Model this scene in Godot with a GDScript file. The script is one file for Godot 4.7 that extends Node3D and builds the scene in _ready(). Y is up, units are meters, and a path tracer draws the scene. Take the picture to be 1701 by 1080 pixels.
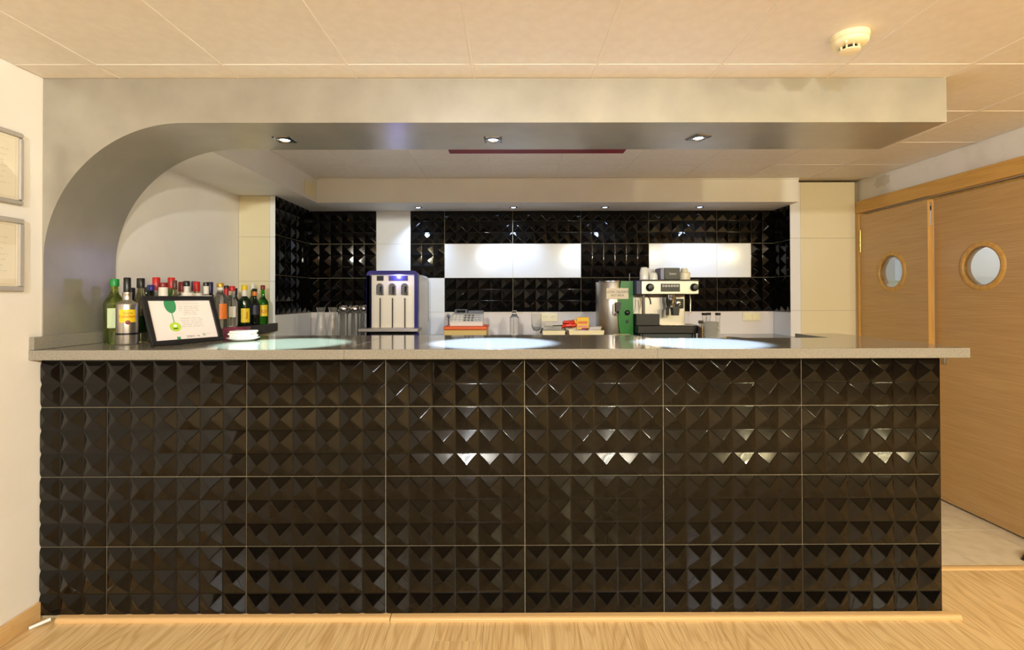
extends Node3D

# ---------------------------------------------------------------- mesh builder
class MB:
	var v := PackedVector3Array()
	var n := PackedVector3Array()
	var u := PackedVector2Array()
	func tri(a: Vector3, b: Vector3, c: Vector3, na: Vector3, nb: Vector3, nc: Vector3, ua := Vector2.ZERO, ub := Vector2.ZERO, uc := Vector2.ZERO) -> void:
		var x := (b - a).cross(c - a)
		if x.length_squared() < 1e-16:
			return
		if x.dot(na + nb + nc) > 0.0:
			v.append_array([a, c, b]); n.append_array([na, nc, nb]); u.append_array([ua, uc, ub])
		else:
			v.append_array([a, b, c]); n.append_array([na, nb, nc]); u.append_array([ua, ub, uc])
	func quad(a: Vector3, b: Vector3, c: Vector3, d: Vector3, na: Vector3, nb: Vector3, nc: Vector3, nd: Vector3, ua := Vector2.ZERO, ub := Vector2.ZERO, uc := Vector2.ZERO, ud := Vector2.ZERO) -> void:
		tri(a, b, c, na, nb, nc, ua, ub, uc)
		tri(a, c, d, na, nc, nd, ua, uc, ud)
	func flat(a: Vector3, b: Vector3, c: Vector3, d: Vector3, nn: Vector3) -> void:
		quad(a, b, c, d, nn, nn, nn, nn)
	func cbox(size: Vector3, b := 0.003, at := Vector3.ZERO, uo := Vector2.ZERO) -> MB:
		var h := size / 2.0
		b = minf(b, minf(h.x, minf(h.y, h.z)) * 0.9)
		var ax := [Vector3.RIGHT, Vector3.UP, Vector3.BACK]
		for i in 3:
			var j := (i + 1) % 3
			var k := (i + 2) % 3
			for s in [-1.0, 1.0]:
				var nn: Vector3 = ax[i] * s
				var p := []
				var uv := []
				for q in [[-1, -1], [1, -1], [1, 1], [-1, 1]]:
					var w: Vector3 = nn * h[i] + ax[j] * (q[0] * (h[j] - b)) + ax[k] * (q[1] * (h[k] - b)) + at
					p.append(w)
					uv.append((Vector2(w.z, w.y) if i == 0 else Vector2(w.x, w.z) if i == 1 else Vector2(w.x, w.y)) + uo)
				quad(p[0], p[1], p[2], p[3], nn, nn, nn, nn, uv[0], uv[1], uv[2], uv[3])
		if b <= 0.0:
			return self
		for i in 3:
			var j := (i + 1) % 3
			var k := (i + 2) % 3
			for s in [-1.0, 1.0]:
				for t in [-1.0, 1.0]:
					var na: Vector3 = ax[i] * s
					var nb: Vector3 = ax[j] * t
					var e: Vector3 = ax[k] * (h[k] - b)
					var pa: Vector3 = at + na * h[i] + nb * (h[j] - b)
					var pb: Vector3 = at + na * (h[i] - b) + nb * h[j]
					quad(pa - e, pa + e, pb + e, pb - e, na, na, nb, nb, Vector2(pa.x, pa.z) + uo, Vector2(pa.x, pa.z) + uo, Vector2(pb.x, pb.z) + uo, Vector2(pb.x, pb.z) + uo)
		for s in [-1.0, 1.0]:
			for t in [-1.0, 1.0]:
				for r in [-1.0, 1.0]:
					var g := Vector3(s, t, r)
					var c := at + g * (h - Vector3(b, b, b))
					tri(c + Vector3(s * b, 0, 0), c + Vector3(0, t * b, 0), c + Vector3(0, 0, r * b), Vector3(s, 0, 0), Vector3(0, t, 0), Vector3(0, 0, r))
		return self
	# profile of (radius, height), turned about y; closed by flat ends where the radius is not zero
	func lathe(prof: Array, seg := 24, at := Vector3.ZERO, arc := TAU, start := 0.0) -> MB:
		var m := prof.size()
		var ns := []
		for i in m - 1:
			var d: Vector2 = prof[i + 1] - prof[i]
			ns.append(Vector2(d.y, -d.x).normalized())
		var vv := 0.0
		for i in m - 1:
			var n0: Vector2 = ns[i]
			var n1: Vector2 = ns[i]
			if i > 0 and ns[i - 1].dot(ns[i]) > 0.75:
				n0 = (ns[i - 1] + ns[i]).normalized()
			if i < m - 2 and ns[i + 1].dot(ns[i]) > 0.75:
				n1 = (ns[i + 1] + ns[i]).normalized()
			var p0: Vector2 = prof[i]
			var p1: Vector2 = prof[i + 1]
			var v1 := vv + p0.distance_to(p1)
			for k in seg:
				var a0 := start + arc * k / seg
				var a1 := start + arc * (k + 1) / seg
				var d0 := Vector3(sin(a0), 0, cos(a0))
				var d1 := Vector3(sin(a1), 0, cos(a1))
				quad(at + d0 * p0.x + Vector3.UP * p0.y, at + d1 * p0.x + Vector3.UP * p0.y, at + d1 * p1.x + Vector3.UP * p1.y, at + d0 * p1.x + Vector3.UP * p1.y,
					d0 * n0.x + Vector3.UP * n0.y, d1 * n0.x + Vector3.UP * n0.y, d1 * n1.x + Vector3.UP * n1.y, d0 * n1.x + Vector3.UP * n1.y,
					Vector2(float(k) / seg, vv), Vector2(float(k + 1) / seg, vv), Vector2(float(k + 1) / seg, v1), Vector2(float(k) / seg, v1))
			vv = v1
		return self
	func tube(pts: Array, r: float, seg := 8) -> MB:
		var rings := []
		for i in pts.size():
			var t: Vector3 = (pts[mini(i + 1, pts.size() - 1)] - pts[maxi(i - 1, 0)]).normalized()
			var a := t.cross(Vector3.UP if absf(t.y) < 0.9 else Vector3.RIGHT).normalized()
			var b := t.cross(a)
			var ring := []
			for k in seg:
				var w := TAU * k / seg
				ring.append(a * cos(w) + b * sin(w))
			rings.append(ring)
		for i in pts.size() - 1:
			for k in seg:
				var k1 := (k + 1) % seg
				quad(pts[i] + rings[i][k] * r, pts[i] + rings[i][k1] * r, pts[i + 1] + rings[i + 1][k1] * r, pts[i + 1] + rings[i + 1][k] * r, rings[i][k], rings[i][k1], rings[i + 1][k1], rings[i + 1][k])
		for e in [0, pts.size() - 1]:
			var o: Vector3 = (pts[0] - pts[1]).normalized() if e == 0 else (pts[e] - pts[e - 1]).normalized()
			for k in seg:
				tri(pts[e], pts[e] + rings[e][k] * r, pts[e] + rings[e][(k + 1) % seg] * r, o, o, o)
		return self
	# outline in the xy plane, from z0 to z1
	func prism(poly: PackedVector2Array, z0: float, z1: float, soft := 0.8) -> MB:
		var idx := Geometry2D.triangulate_polygon(poly)
		for t in idx.size() / 3:
			var a := poly[idx[3 * t]]
			var b := poly[idx[3 * t + 1]]
			var c := poly[idx[3 * t + 2]]
			for e in [[z1, 1.0], [z0, -1.0]]:
				var nn := Vector3(0, 0, e[1] * signf(z1 - z0))
				tri(Vector3(a.x, a.y, e[0]), Vector3(b.x, b.y, e[0]), Vector3(c.x, c.y, e[0]), nn, nn, nn, a, b, c)
		var cw := -1.0 if Geometry2D.is_polygon_clockwise(poly) else 1.0
		var m := poly.size()
		var ns := []
		for i in m:
			var d := poly[(i + 1) % m] - poly[i]
			ns.append(Vector2(d.y, -d.x).normalized() * cw)
		for i in m:
			var j := (i + 1) % m
			var n0: Vector2 = ns[i]
			var n1: Vector2 = ns[i]
			if ns[(i + m - 1) % m].dot(ns[i]) > soft:
				n0 = (ns[(i + m - 1) % m] + ns[i]).normalized()
			if ns[j].dot(ns[i]) > soft:
				n1 = (ns[j] + ns[i]).normalized()
			var a := poly[i]
			var b := poly[j]
			quad(Vector3(a.x, a.y, z0), Vector3(b.x, b.y, z0), Vector3(b.x, b.y, z1), Vector3(a.x, a.y, z1), Vector3(n0.x, n0.y, 0), Vector3(n1.x, n1.y, 0), Vector3(n1.x, n1.y, 0), Vector3(n0.x, n0.y, 0))
		return self
	func turn(b: Basis, at := Vector3.ZERO) -> MB:
		for i in v.size():
			v[i] = b * v[i] + at
			n[i] = b * n[i]
		return self
	func add(o: MB) -> MB:
		v.append_array(o.v); n.append_array(o.n); u.append_array(o.u)
		return self
	func mesh() -> ArrayMesh:
		var a := []
		a.resize(Mesh.ARRAY_MAX)
		a[Mesh.ARRAY_VERTEX] = v
		for i in n.size():
			n[i] = n[i].normalized()
		a[Mesh.ARRAY_NORMAL] = n
		a[Mesh.ARRAY_TEX_UV] = u
		var m := ArrayMesh.new()
		m.add_surface_from_arrays(Mesh.PRIMITIVE_TRIANGLES, a)
		return m

# ---------------------------------------------------------------- naming, things and parts
var taken := {}
var M := {}
var font: SystemFont

func numbered(called: String) -> String:
	if not taken.has(called):
		taken[called] = 0
		return called
	taken[called] += 1
	return "%s_%03d" % [called, taken[called]]

func tag(o: Node3D, label: String, category: String, group := "", kind := "") -> Node3D:
	if label: o.set_meta("label", label)
	if category: o.set_meta("category", category)
	if group: o.set_meta("group", group)
	if kind: o.set_meta("kind", kind)
	return o

func thing(called: String, label: String, category: String, at := Vector3.ZERO, turn_y := 0.0, group := "") -> Node3D:
	var o := Node3D.new()
	o.name = numbered(called)
	add_child(o)
	o.position = at
	o.rotation.y = turn_y
	return tag(o, label, category, group)

func part(parent: Node3D, called: String, mesh: Mesh, mat: Material, at := Vector3.ZERO, rot := Vector3.ZERO, label := "") -> MeshInstance3D:
	var o := MeshInstance3D.new()
	o.name = called
	o.mesh = mesh
	o.material_override = mat
	parent.add_child(o, true)
	o.position = at
	o.rotation = rot
	if label: o.set_meta("label", label)
	return o

func solo(called: String, mesh: Mesh, mat: Material, label: String, category: String, at := Vector3.ZERO, rot := Vector3.ZERO, group := "") -> MeshInstance3D:
	var o := MeshInstance3D.new()
	o.name = numbered(called)
	o.mesh = mesh
	o.material_override = mat
	add_child(o)
	o.position = at
	o.rotation = rot
	tag(o, label, category, group)
	return o

func struct(called: String, mesh: Mesh, mat: Material, label: String, category: String, at := Vector3.ZERO) -> MeshInstance3D:
	var o := solo(called, mesh, mat, label, category, at)
	o.set_meta("kind", "structure")
	return o

func box(sx: float, sy: float, sz: float, b := 0.003) -> ArrayMesh:
	return MB.new().cbox(Vector3(sx, sy, sz), b).mesh()

# a box between two corners
func span(x0: float, x1: float, y0: float, y1: float, z0: float, z1: float, b := 0.002) -> ArrayMesh:
	return MB.new().cbox(Vector3(absf(x1 - x0), absf(y1 - y0), absf(z1 - z0)), b, Vector3(x0 + x1, y0 + y1, z0 + z1) / 2.0).mesh()

# turns the grain lengthways on a horizontal board
func along(m: ArrayMesh) -> ArrayMesh:
	var a := m.surface_get_arrays(0)
	var u: PackedVector2Array = a[Mesh.ARRAY_TEX_UV]
	for i in u.size():
		u[i] = Vector2(u[i].y, u[i].x)
	a[Mesh.ARRAY_TEX_UV] = u
	var o := ArrayMesh.new()
	o.add_surface_from_arrays(Mesh.PRIMITIVE_TRIANGLES, a)
	return o

# ---------------------------------------------------------------- materials
func mat(c: Color, rough := 0.5, metal := 0.0) -> StandardMaterial3D:
	var m := StandardMaterial3D.new()
	m.albedo_color = c
	m.roughness = rough
	m.metallic = metal
	return m

func c8(r: int, g: int, b: int) -> Color:
	return Color8(r, g, b)

func noise_tex(freq: float, seed_: int, ramp: Array, size := 512, octaves := 4, normal := false, bump := 4.0) -> NoiseTexture2D:
	var f := FastNoiseLite.new()
	f.seed = seed_
	f.frequency = freq
	f.fractal_octaves = octaves
	f.noise_type = FastNoiseLite.TYPE_SIMPLEX_SMOOTH
	var t := NoiseTexture2D.new()
	t.width = size
	t.height = size
	t.seamless = true
	t.noise = f
	if normal:
		t.as_normal_map = true
		t.bump_strength = bump
	elif ramp.size():
		var g := Gradient.new()
		g.offsets = PackedFloat32Array(range(ramp.size()).map(func(i): return float(i) / (ramp.size() - 1)))
		g.colors = PackedColorArray(ramp)
		t.color_ramp = g
	return t

func mottled(freq: float, seed_: int, ramp: Array, rough: float, scale_: float) -> StandardMaterial3D:
	var m := mat(Color.WHITE, rough)
	m.albedo_texture = noise_tex(freq, seed_, ramp)
	m.uv1_triplanar = true
	m.uv1_world_triplanar = true
	m.uv1_scale = Vector3.ONE * scale_
	return m

func wood_image(w: int, h: int, light_: Color, dark: Color, seed_: int, rings: float, cathedral: float, wave: float) -> ImageTexture:
	var f := FastNoiseLite.new()
	f.seed = seed_
	f.frequency = 1.0
	f.fractal_octaves = 3
	var data := PackedByteArray()
	data.resize(w * h * 3)
	var at := 0
	for y in h:
		var vy := float(y) / h
		for x in w:
			var ux := float(x) / w
			var bend := f.get_noise_2d(ux * 2.2, vy * 1.3) * 1.4 * wave + absf(fmod(ux * 2.0, 1.0) - 0.5) * cathedral
			var ring := 0.5 + 0.5 * sin((ux * rings + bend * 3.0 + vy * cathedral * 0.8) * TAU)
			var fibre := f.get_noise_2d(ux * 130.0, vy * 5.0) * 0.5 + 0.5
			var broad := f.get_noise_2d(ux * 7.0 + 9.0, vy * 0.7) * 0.5 + 0.5
			var k := clampf(pow(ring, 4.0) * 0.3 + (fibre - 0.5) * 0.9 + broad * 0.3 + 0.1, 0.0, 1.0)
			var c := light_.lerp(dark, k)
			data[at] = int(c.r * 255.0)
			data[at + 1] = int(c.g * 255.0)
			data[at + 2] = int(c.b * 255.0)
			at += 3
	return ImageTexture.create_from_image(Image.create_from_data(w, h, false, Image.FORMAT_RGB8, data))

func glass(c: Color, rough := 0.02) -> StandardMaterial3D:
	var m := mat(Color(c.r, c.g, c.b, 0.04), rough)
	m.refraction_enabled = true
	m.refraction_scale = 0.05
	return m

func pane(c: Color, alpha: float) -> StandardMaterial3D:
	var m := mat(Color(c.r, c.g, c.b, alpha), 0.03)
	m.transparency = BaseMaterial3D.TRANSPARENCY_ALPHA
	return m

func glow(c: Color, e: float) -> StandardMaterial3D:
	var m := mat(c, 0.4)
	m.emission_enabled = true
	m.emission = c
	m.emission_energy_multiplier = e
	return m

func make_materials() -> void:
	M.tile = mat(c8(8, 7, 6), 0.035)
	M.tile.metallic_specular = 0.38
	M.tile.normal_enabled = true
	M.tile.normal_texture = noise_tex(0.012, 5, [], 512, 2, true, 1.2)
	M.tile.normal_scale = 0.12
	M.tile.uv1_triplanar = true
	M.tile.uv1_world_triplanar = true
	M.tile.uv1_scale = Vector3.ONE * 1.7
	M.grout = mottled(0.05, 3, [c8(150, 138, 112), c8(182, 168, 138)], 0.9, 3.0)
	M.cream = mottled(0.006, 8, [c8(234, 229, 222), c8(238, 233, 227), c8(241, 237, 231)], 0.62, 0.5)
	M.room_dark = mat(c8(112, 82, 54), 0.5)
	M.room = mat(c8(222, 212, 194), 0.7)
	M.plaster_white = mottled(0.006, 28, [c8(226, 222, 214), c8(236, 233, 226)], 0.6, 0.5)
	M.wall_white = mottled(0.01, 31, [c8(214, 207, 196), c8(228, 222, 212), c8(232, 227, 218)], 0.65, 0.6)
	M.stucco = mottled(0.011, 12, [c8(164, 160, 149), c8(169, 165, 154), c8(173, 169, 158), c8(179, 174, 162)], 0.3, 0.8)
	M.stucco.metallic = 0.5
	M.ceiling = mottled(0.008, 21, [c8(224, 216, 206), c8(231, 224, 215)], 0.5, 4.0)
	M.ceiling.normal_enabled = true
	M.ceiling.normal_texture = weave_normal()
	M.ceiling.normal_scale = 0.18
	M.bar_metal = mat(c8(228, 220, 210), 0.5)
	M.stone = mottled(0.08, 14, [c8(128, 123, 112), c8(142, 137, 126), c8(150, 145, 134)], 0.09, 2.5)
	M.worktop = mottled(0.09, 15, [c8(112, 110, 106), c8(128, 126, 122)], 0.2, 2.5)
	M.shelf = mat(c8(66, 64, 62), 0.15)
	M.white_tile = mat(c8(230, 230, 230), 0.12)
	M.white_tile.metallic_specular = 0.25
	M.pink_tile = mat(c8(226, 216, 208), 0.08)
	M.cream_tile = mat(c8(226, 214, 178), 0.1)
	M.floor_wood = mat(Color.WHITE, 0.3)
	M.floor_wood.albedo_texture = wood_image(512, 1024, c8(236, 208, 158), c8(176, 136, 84), 4, 5.0, 1.2, 0.5)
	M.floor_wood.uv1_scale = Vector3(2.2, 0.75, 1)
	M.door_wood = mat(Color.WHITE, 0.3)
	M.door_wood.albedo_texture = wood_image(1024, 512, c8(206, 168, 112), c8(172, 130, 76), 7, 70.0, 0.05, 0.12)
	M.door_wood.uv1_scale = Vector3(1.3, 0.5, 1)
	M.honey = mat(Color.WHITE, 0.32)
	M.honey.albedo_texture = wood_image(256, 512, c8(214, 168, 92), c8(186, 136, 62), 17, 8.0, 0.4, 0.3)
	M.honey.uv1_scale = Vector3(2, 0.5, 1)
	M.trim_wood = mat(Color.WHITE, 0.38)
	M.trim_wood.albedo_texture = wood_image(256, 512, c8(224, 188, 134), c8(194, 152, 98), 27, 6.0, 0.4, 0.3)
	M.trim_wood.uv1_scale = Vector3(2, 0.5, 1)
	M.floor_tile = mottled(0.02, 16, [c8(206, 192, 166), c8(218, 205, 181), c8(224, 212, 190)], 0.25, 0.9)
	M.floor_grout = mat(c8(132, 112, 82), 0.9)
	M.brass = mat(c8(206, 170, 96), 0.25, 1.0)
	M.chrome = mat(c8(205, 206, 208), 0.12, 1.0)
	M.steel = mat(c8(198, 193, 184), 0.24, 1.0)
	M.brushed = mat(c8(186, 180, 170), 0.38, 1.0)
	M.black = mat(c8(22, 22, 24), 0.35)
	M.black_gloss = mat(c8(14, 14, 15), 0.12)
	M.black_rubber = mat(c8(20, 20, 20), 0.7)
	M.dark_red = mat(c8(118, 6, 32), 0.5)
	M.plastic_old = mat(c8(236, 222, 180), 0.4)
	M.white_plastic = mat(c8(232, 231, 228), 0.35)
	M.china = mat(c8(240, 238, 232), 0.12)
	M.paper = mat(c8(238, 235, 228), 0.8)
	M.frame_grey = mat(c8(172, 166, 160), 0.35)
	M.frame_black = mat(c8(26, 25, 27), 0.35)
	M.blue = mat(c8(42, 40, 122), 0.25)
	M.green_plastic = mat(c8(28, 118, 32), 0.3)
	M.orange = mat(c8(230, 92, 20), 0.4)
	M.tan_box = mat(c8(206, 178, 104), 0.5)
	M.grey_plastic = mat(c8(92, 96, 110), 0.4)
	M.clear = glass(c8(252, 253, 252))
	M.pane = pane(c8(240, 245, 240), 0.14)

# two-way rib relief of the ceiling boards
func weave_normal() -> ImageTexture:
	var f := FastNoiseLite.new()
	f.seed = 77
	f.frequency = 1.0
	var im := Image.create(256, 256, false, Image.FORMAT_RGB8)
	for y in 256:
		for x in 256:
			var k := 0.5 + 0.25 * sin(y * TAU / 8.0 + 2.0 * f.get_noise_2d(x * 0.05, y * 0.4)) + 0.2 * f.get_noise_2d(x * 0.35, y * 0.35)
			im.set_pixel(x, y, Color(k, k, k))
	im.bump_map_to_normal_map(2.0)
	return ImageTexture.create_from_image(im)

# ---------------------------------------------------------------- pyramid tiles
const CELL := 0.1
const PEAK := 0.0185

# a tile of pyramids; cells from x0 to x1 and y0 to y1 in metres from its corner, cut where they end inside a pyramid
func pyramid_tile(x0: float, x1: float, y0: float, y1: float, gap := 0.0012) -> ArrayMesh:
	var mb := MB.new()
	var r := 0.0038
	var e := 0.0036
	var h := CELL / 2.0
	var up := Vector3.BACK
	var i0 := floori(x0 / CELL + 0.001)
	var i1 := ceili(x1 / CELL - 0.001)
	var j0 := floori(y0 / CELL + 0.001)
	var j1 := ceili(y1 / CELL - 0.001)
	for i in range(i0, i1):
		for j in range(j0, j1):
			var c := Vector3((i + 0.5) * CELL, (j + 0.5) * CELL, 0)
			var fn := []
			var ap := []
			var lo := []
			var hi := []
			for k in 4:
				var a := k * PI / 2.0
				var d := Vector3(cos(a), sin(a), 0)
				var t := Vector3(-sin(a), cos(a), 0)
				fn.append((d * PEAK + up * h).normalized())
				ap.append(c + d * r + up * (PEAK * (1.0 - r / h)))
				var b := h - e
				var zb := PEAK * e / h
				lo.append(c + d * b - t * (b - r) + up * zb)
				hi.append(c + d * b + t * (b - r) + up * zb)
				mb.tri(ap[k], lo[k], hi[k], fn[k], fn[k], fn[k])
				# edge of the pyramid, easing into the joint
				mb.quad(lo[k], hi[k], c + d * h + t * (h - r) + up * 0.0004, c + d * h - t * (h - r) + up * 0.0004, fn[k], fn[k], up, up)
			for k in 4:
				var q := (k + 1) % 4
				mb.quad(ap[k], hi[k], lo[q], ap[q], fn[k], fn[k], fn[q], fn[q])
				var a := k * PI / 2.0
				var d := Vector3(cos(a), sin(a), 0)
				var t := Vector3(-sin(a), cos(a), 0)
				mb.quad(hi[k], c + d * h + t * (h - r) + up * 0.0004, c + t * h + d * (h - r) + up * 0.0004, lo[q], fn[k], up, up, fn[q])
				mb.tri(c + d * h + t * (h - r) + up * 0.0004, c + t * h + d * (h - r) + up * 0.0004, c + d * h + t * h + up * 0.0002, up, up, up)
			mb.quad(ap[0], ap[1], ap[2], ap[3], fn[0], fn[1], fn[2], fn[3])
	# cut to size
	mb = clip(mb, Vector3.RIGHT, x0 + gap)
	mb = clip(mb, Vector3.LEFT, -(x1 - gap))
	mb = clip(mb, Vector3.UP, y0 + gap)
	mb = clip(mb, Vector3.DOWN, -(y1 - gap))
	# body behind the relief
	mb.cbox(Vector3(x1 - x0 - 2 * gap, y1 - y0 - 2 * gap, 0.008), 0.0, Vector3((x0 + x1) / 2, (y0 + y1) / 2, -0.0041))
	return mb.mesh()

func clip(m: MB, d: Vector3, at: float) -> MB:
	var o := MB.new()
	for t in m.v.size() / 3:
		var pv := []
		var pn := []
		for k in 3:
			var a := m.v[3 * t + k]
			var b := m.v[3 * t + (k + 1) % 3]
			var na := m.n[3 * t + k]
			var nb := m.n[3 * t + (k + 1) % 3]
			var da := a.dot(d) - at
			var db := b.dot(d) - at
			if da >= 0.0:
				pv.append(a); pn.append(na)
			if (da >= 0.0) != (db >= 0.0):
				var w := da / (da - db)
				pv.append(a.lerp(b, w)); pn.append(na.lerp(nb, w).normalized())
		for k in range(1, pv.size() - 1):
			o.tri(pv[0], pv[k], pv[k + 1], pn[0], pn[k], pn[k + 1])
	return o

var tile_meshes := {}
func tile_mesh(x0: float, x1: float, y0: float, y1: float) -> ArrayMesh:
	var key := "%.3f %.3f %.3f %.3f" % [x0, x1, y0, y1]
	if not tile_meshes.has(key):
		tile_meshes[key] = pyramid_tile(x0, x1, y0, y1)
	return tile_meshes[key]

var rng := RandomNumberGenerator.new()

# one pyramid tile on a wall: origin of its cell grid, and which part of it is left
func lay(parent: Node3D, o: Vector3, turn_y: float, x0: float, x1: float, y0: float, y1: float) -> void:
	var p := part(parent, "tile", tile_mesh(x0, x1, y0, y1), M.tile, o, Vector3(rng.randf_range(-0.0025, 0.0025), turn_y + rng.randf_range(-0.0015, 0.0015), 0))
	p.position += Basis(Vector3.UP, turn_y) * Vector3(0, 0, rng.randf_range(0.0, 0.0008))

func flat_tile(parent: Node3D, x0: float, x1: float, y0: float, y1: float, z: float, m: Material, t := 0.009) -> void:
	part(parent, "tile", span(x0 + 0.0008, x1 - 0.0008, y0 + 0.0008, y1 - 0.0008, z - t, z, 0.0012), m)

# ---------------------------------------------------------------- the scene
func _ready() -> void:
	rng.seed = 11
	font = SystemFont.new()
	font.font_names = PackedStringArray(["Droid Sans"])
	make_camera()
	make_materials()
	make_lamps()
	make_shell()
	make_ceiling()
	make_floor()
	make_beam()
	make_back_wall()
	make_bar()
	make_doors()
	make_back_counter()
	make_left_items()
	make_bottles()
	make_back_items()
	make_small()

func make_camera() -> void:
	var cam := Camera3D.new()
	cam.name = "camera"
	cam.projection = Camera3D.PROJECTION_FRUSTUM
	cam.near = 0.05
	cam.far = 60.0
	cam.size = 1080.0 / 820.0 * 0.05
	cam.frustum_offset = Vector2(0, -52.8 / 820.0 * 0.05)
	add_child(cam)
	cam.position = Vector3(0, 1.375, 0)
	cam.basis = Basis(Vector3.UP, -0.0031) * Basis(Vector3.RIGHT, 0.0084) * Basis(Vector3.BACK, -0.0023)
	cam.current = true
	var e := Environment.new()
	e.background_mode = Environment.BG_COLOR
	e.background_color = Color.BLACK
	e.tonemap_mode = Environment.TONE_MAPPER_LINEAR
	e.tonemap_exposure = 1.0
	e.sdfgi_enabled = true
	e.ssao_enabled = true
	e.ssil_enabled = true
	var w := WorldEnvironment.new()
	w.name = "environment"
	w.environment = e
	add_child(w)

# the room's ceiling lamps: place along the row, colour, energy (their bulbs are of different age and tint)
const ROOM_LAMPS := [[-0.47, Color(0.99, 1.0, 1.0), 9.8], [1.28, Color(1.0, 0.985, 0.92), 8.4], [3.0, Color(1.0, 0.95, 0.76), 5.2], [4.67, Color(1.0, 0.95, 0.76), 5.2]]
const COOL := Color(0.73, 0.84, 1.0)

func make_lamps() -> void:
	# round opal ceiling lamps of the room, in a row behind the camera
	for q in ROOM_LAMPS:
		var x: float = q[0]
		var opal := glow(q[1], q[2] * 0.65)
		var t := thing("ceiling_lamp", "round opal ceiling lamp glowing warm in a row along the room", "lamp", Vector3(x, 2.33, 1.8), 0.0, "opal ceiling lamps of the room")
		part(t, "base", MB.new().lathe([Vector2(0, 0), Vector2(0.11, 0), Vector2(0.11, -0.02), Vector2(0, -0.02)], 32).mesh(), M.white_plastic)
		part(t, "diffuser_lamp", MB.new().lathe([Vector2(0.095, -0.02), Vector2(0.1, -0.055), Vector2(0.088, -0.08), Vector2(0.05, -0.095), Vector2(0, -0.099)], 32).mesh(), opal)
		var l := OmniLight3D.new()
		l.name = "lamp_light"
		l.light_color = q[1]
		l.light_energy = q[2]
		l.light_size = 0.08
		l.omni_range = 14.0
		l.omni_attenuation = 2.0
		l.shadow_enabled = true
		t.add_child(l)
		l.position = Vector3(0, -0.06, 0)
	# spotlights in the beam
	for s in [[-1.081, -2.365, Color(0.82, 0.98, 0.97), 0.0, "greenish"], [-0.082, -2.368, COOL, 0.0, "white"], [0.898, -2.345, COOL, 0.32, "white"]]:
		spot(Vector3(s[0], 2.137, s[1]), s[2], true, s[3], 13.5 if s[0] > -1.0 else 7.0, ["square chrome downlight with greenish glow above the bottle end of the bar", "square chrome downlight set straight in the middle of the beam", "square chrome downlight turned askew in the beam"][[-1.081, -0.082, 0.898].find(s[0])], "downlights in the beam")
	for k in 4:
		var b: float = [-0.775, 0.027, 0.798, 1.597][k]
		spot(Vector3(b, 2.137, -4.15), COOL, false, 0.0, 0.55, "small round downlight in the bulkhead above " + ["the blue drinks dispenser", "the cash register side of the white panel", "the hot milk urn", "the end of the right white panel"][k], "downlights in the rear bulkhead")

func spot(at: Vector3, c: Color, square: bool, turn_y: float, energy: float, label: String, group: String) -> void:
	var t := thing("downlight", label, "downlight", at, turn_y, group)
	if square:
		var f := MB.new()
		var w := 0.043
		var i := 0.031
		for k in 4:
			f.add(MB.new().cbox(Vector3(2 * w, 0.006, w - i), 0.0015, Vector3(0, -0.003, (w + i) / 2)).turn(Basis(Vector3.UP, k * PI / 2)))
		part(t, "frame", f.mesh(), M.chrome)
	part(t, "ring", MB.new().lathe([Vector2(0.026, 0), Vector2(0.034, -0.001), Vector2(0.034, -0.006), Vector2(0.026, -0.008), Vector2(0.024, -0.002)], 28).mesh(), M.chrome)
	part(t, "bulb", MB.new().lathe([Vector2(0.0255, -0.001), Vector2(0.02, -0.005), Vector2(0, -0.0065)], 24).mesh(), glow(c, 9.0))
	var l := SpotLight3D.new()
	l.name = "spot_light"
	l.light_color = c
	l.light_energy = energy
	l.light_size = 0.02
	l.spot_angle = 19.0 if square else 48.0
	l.spot_angle_attenuation = 0.45 if square else 0.85
	l.spot_range = 12.0
	l.spot_attenuation = 2.0
	l.shadow_enabled = true
	t.add_child(l)
	l.position = Vector3(0, -0.012, 0)
	l.rotation = Vector3(-PI / 2 + (0.0 if square else 0.38), 0, 0)

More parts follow.
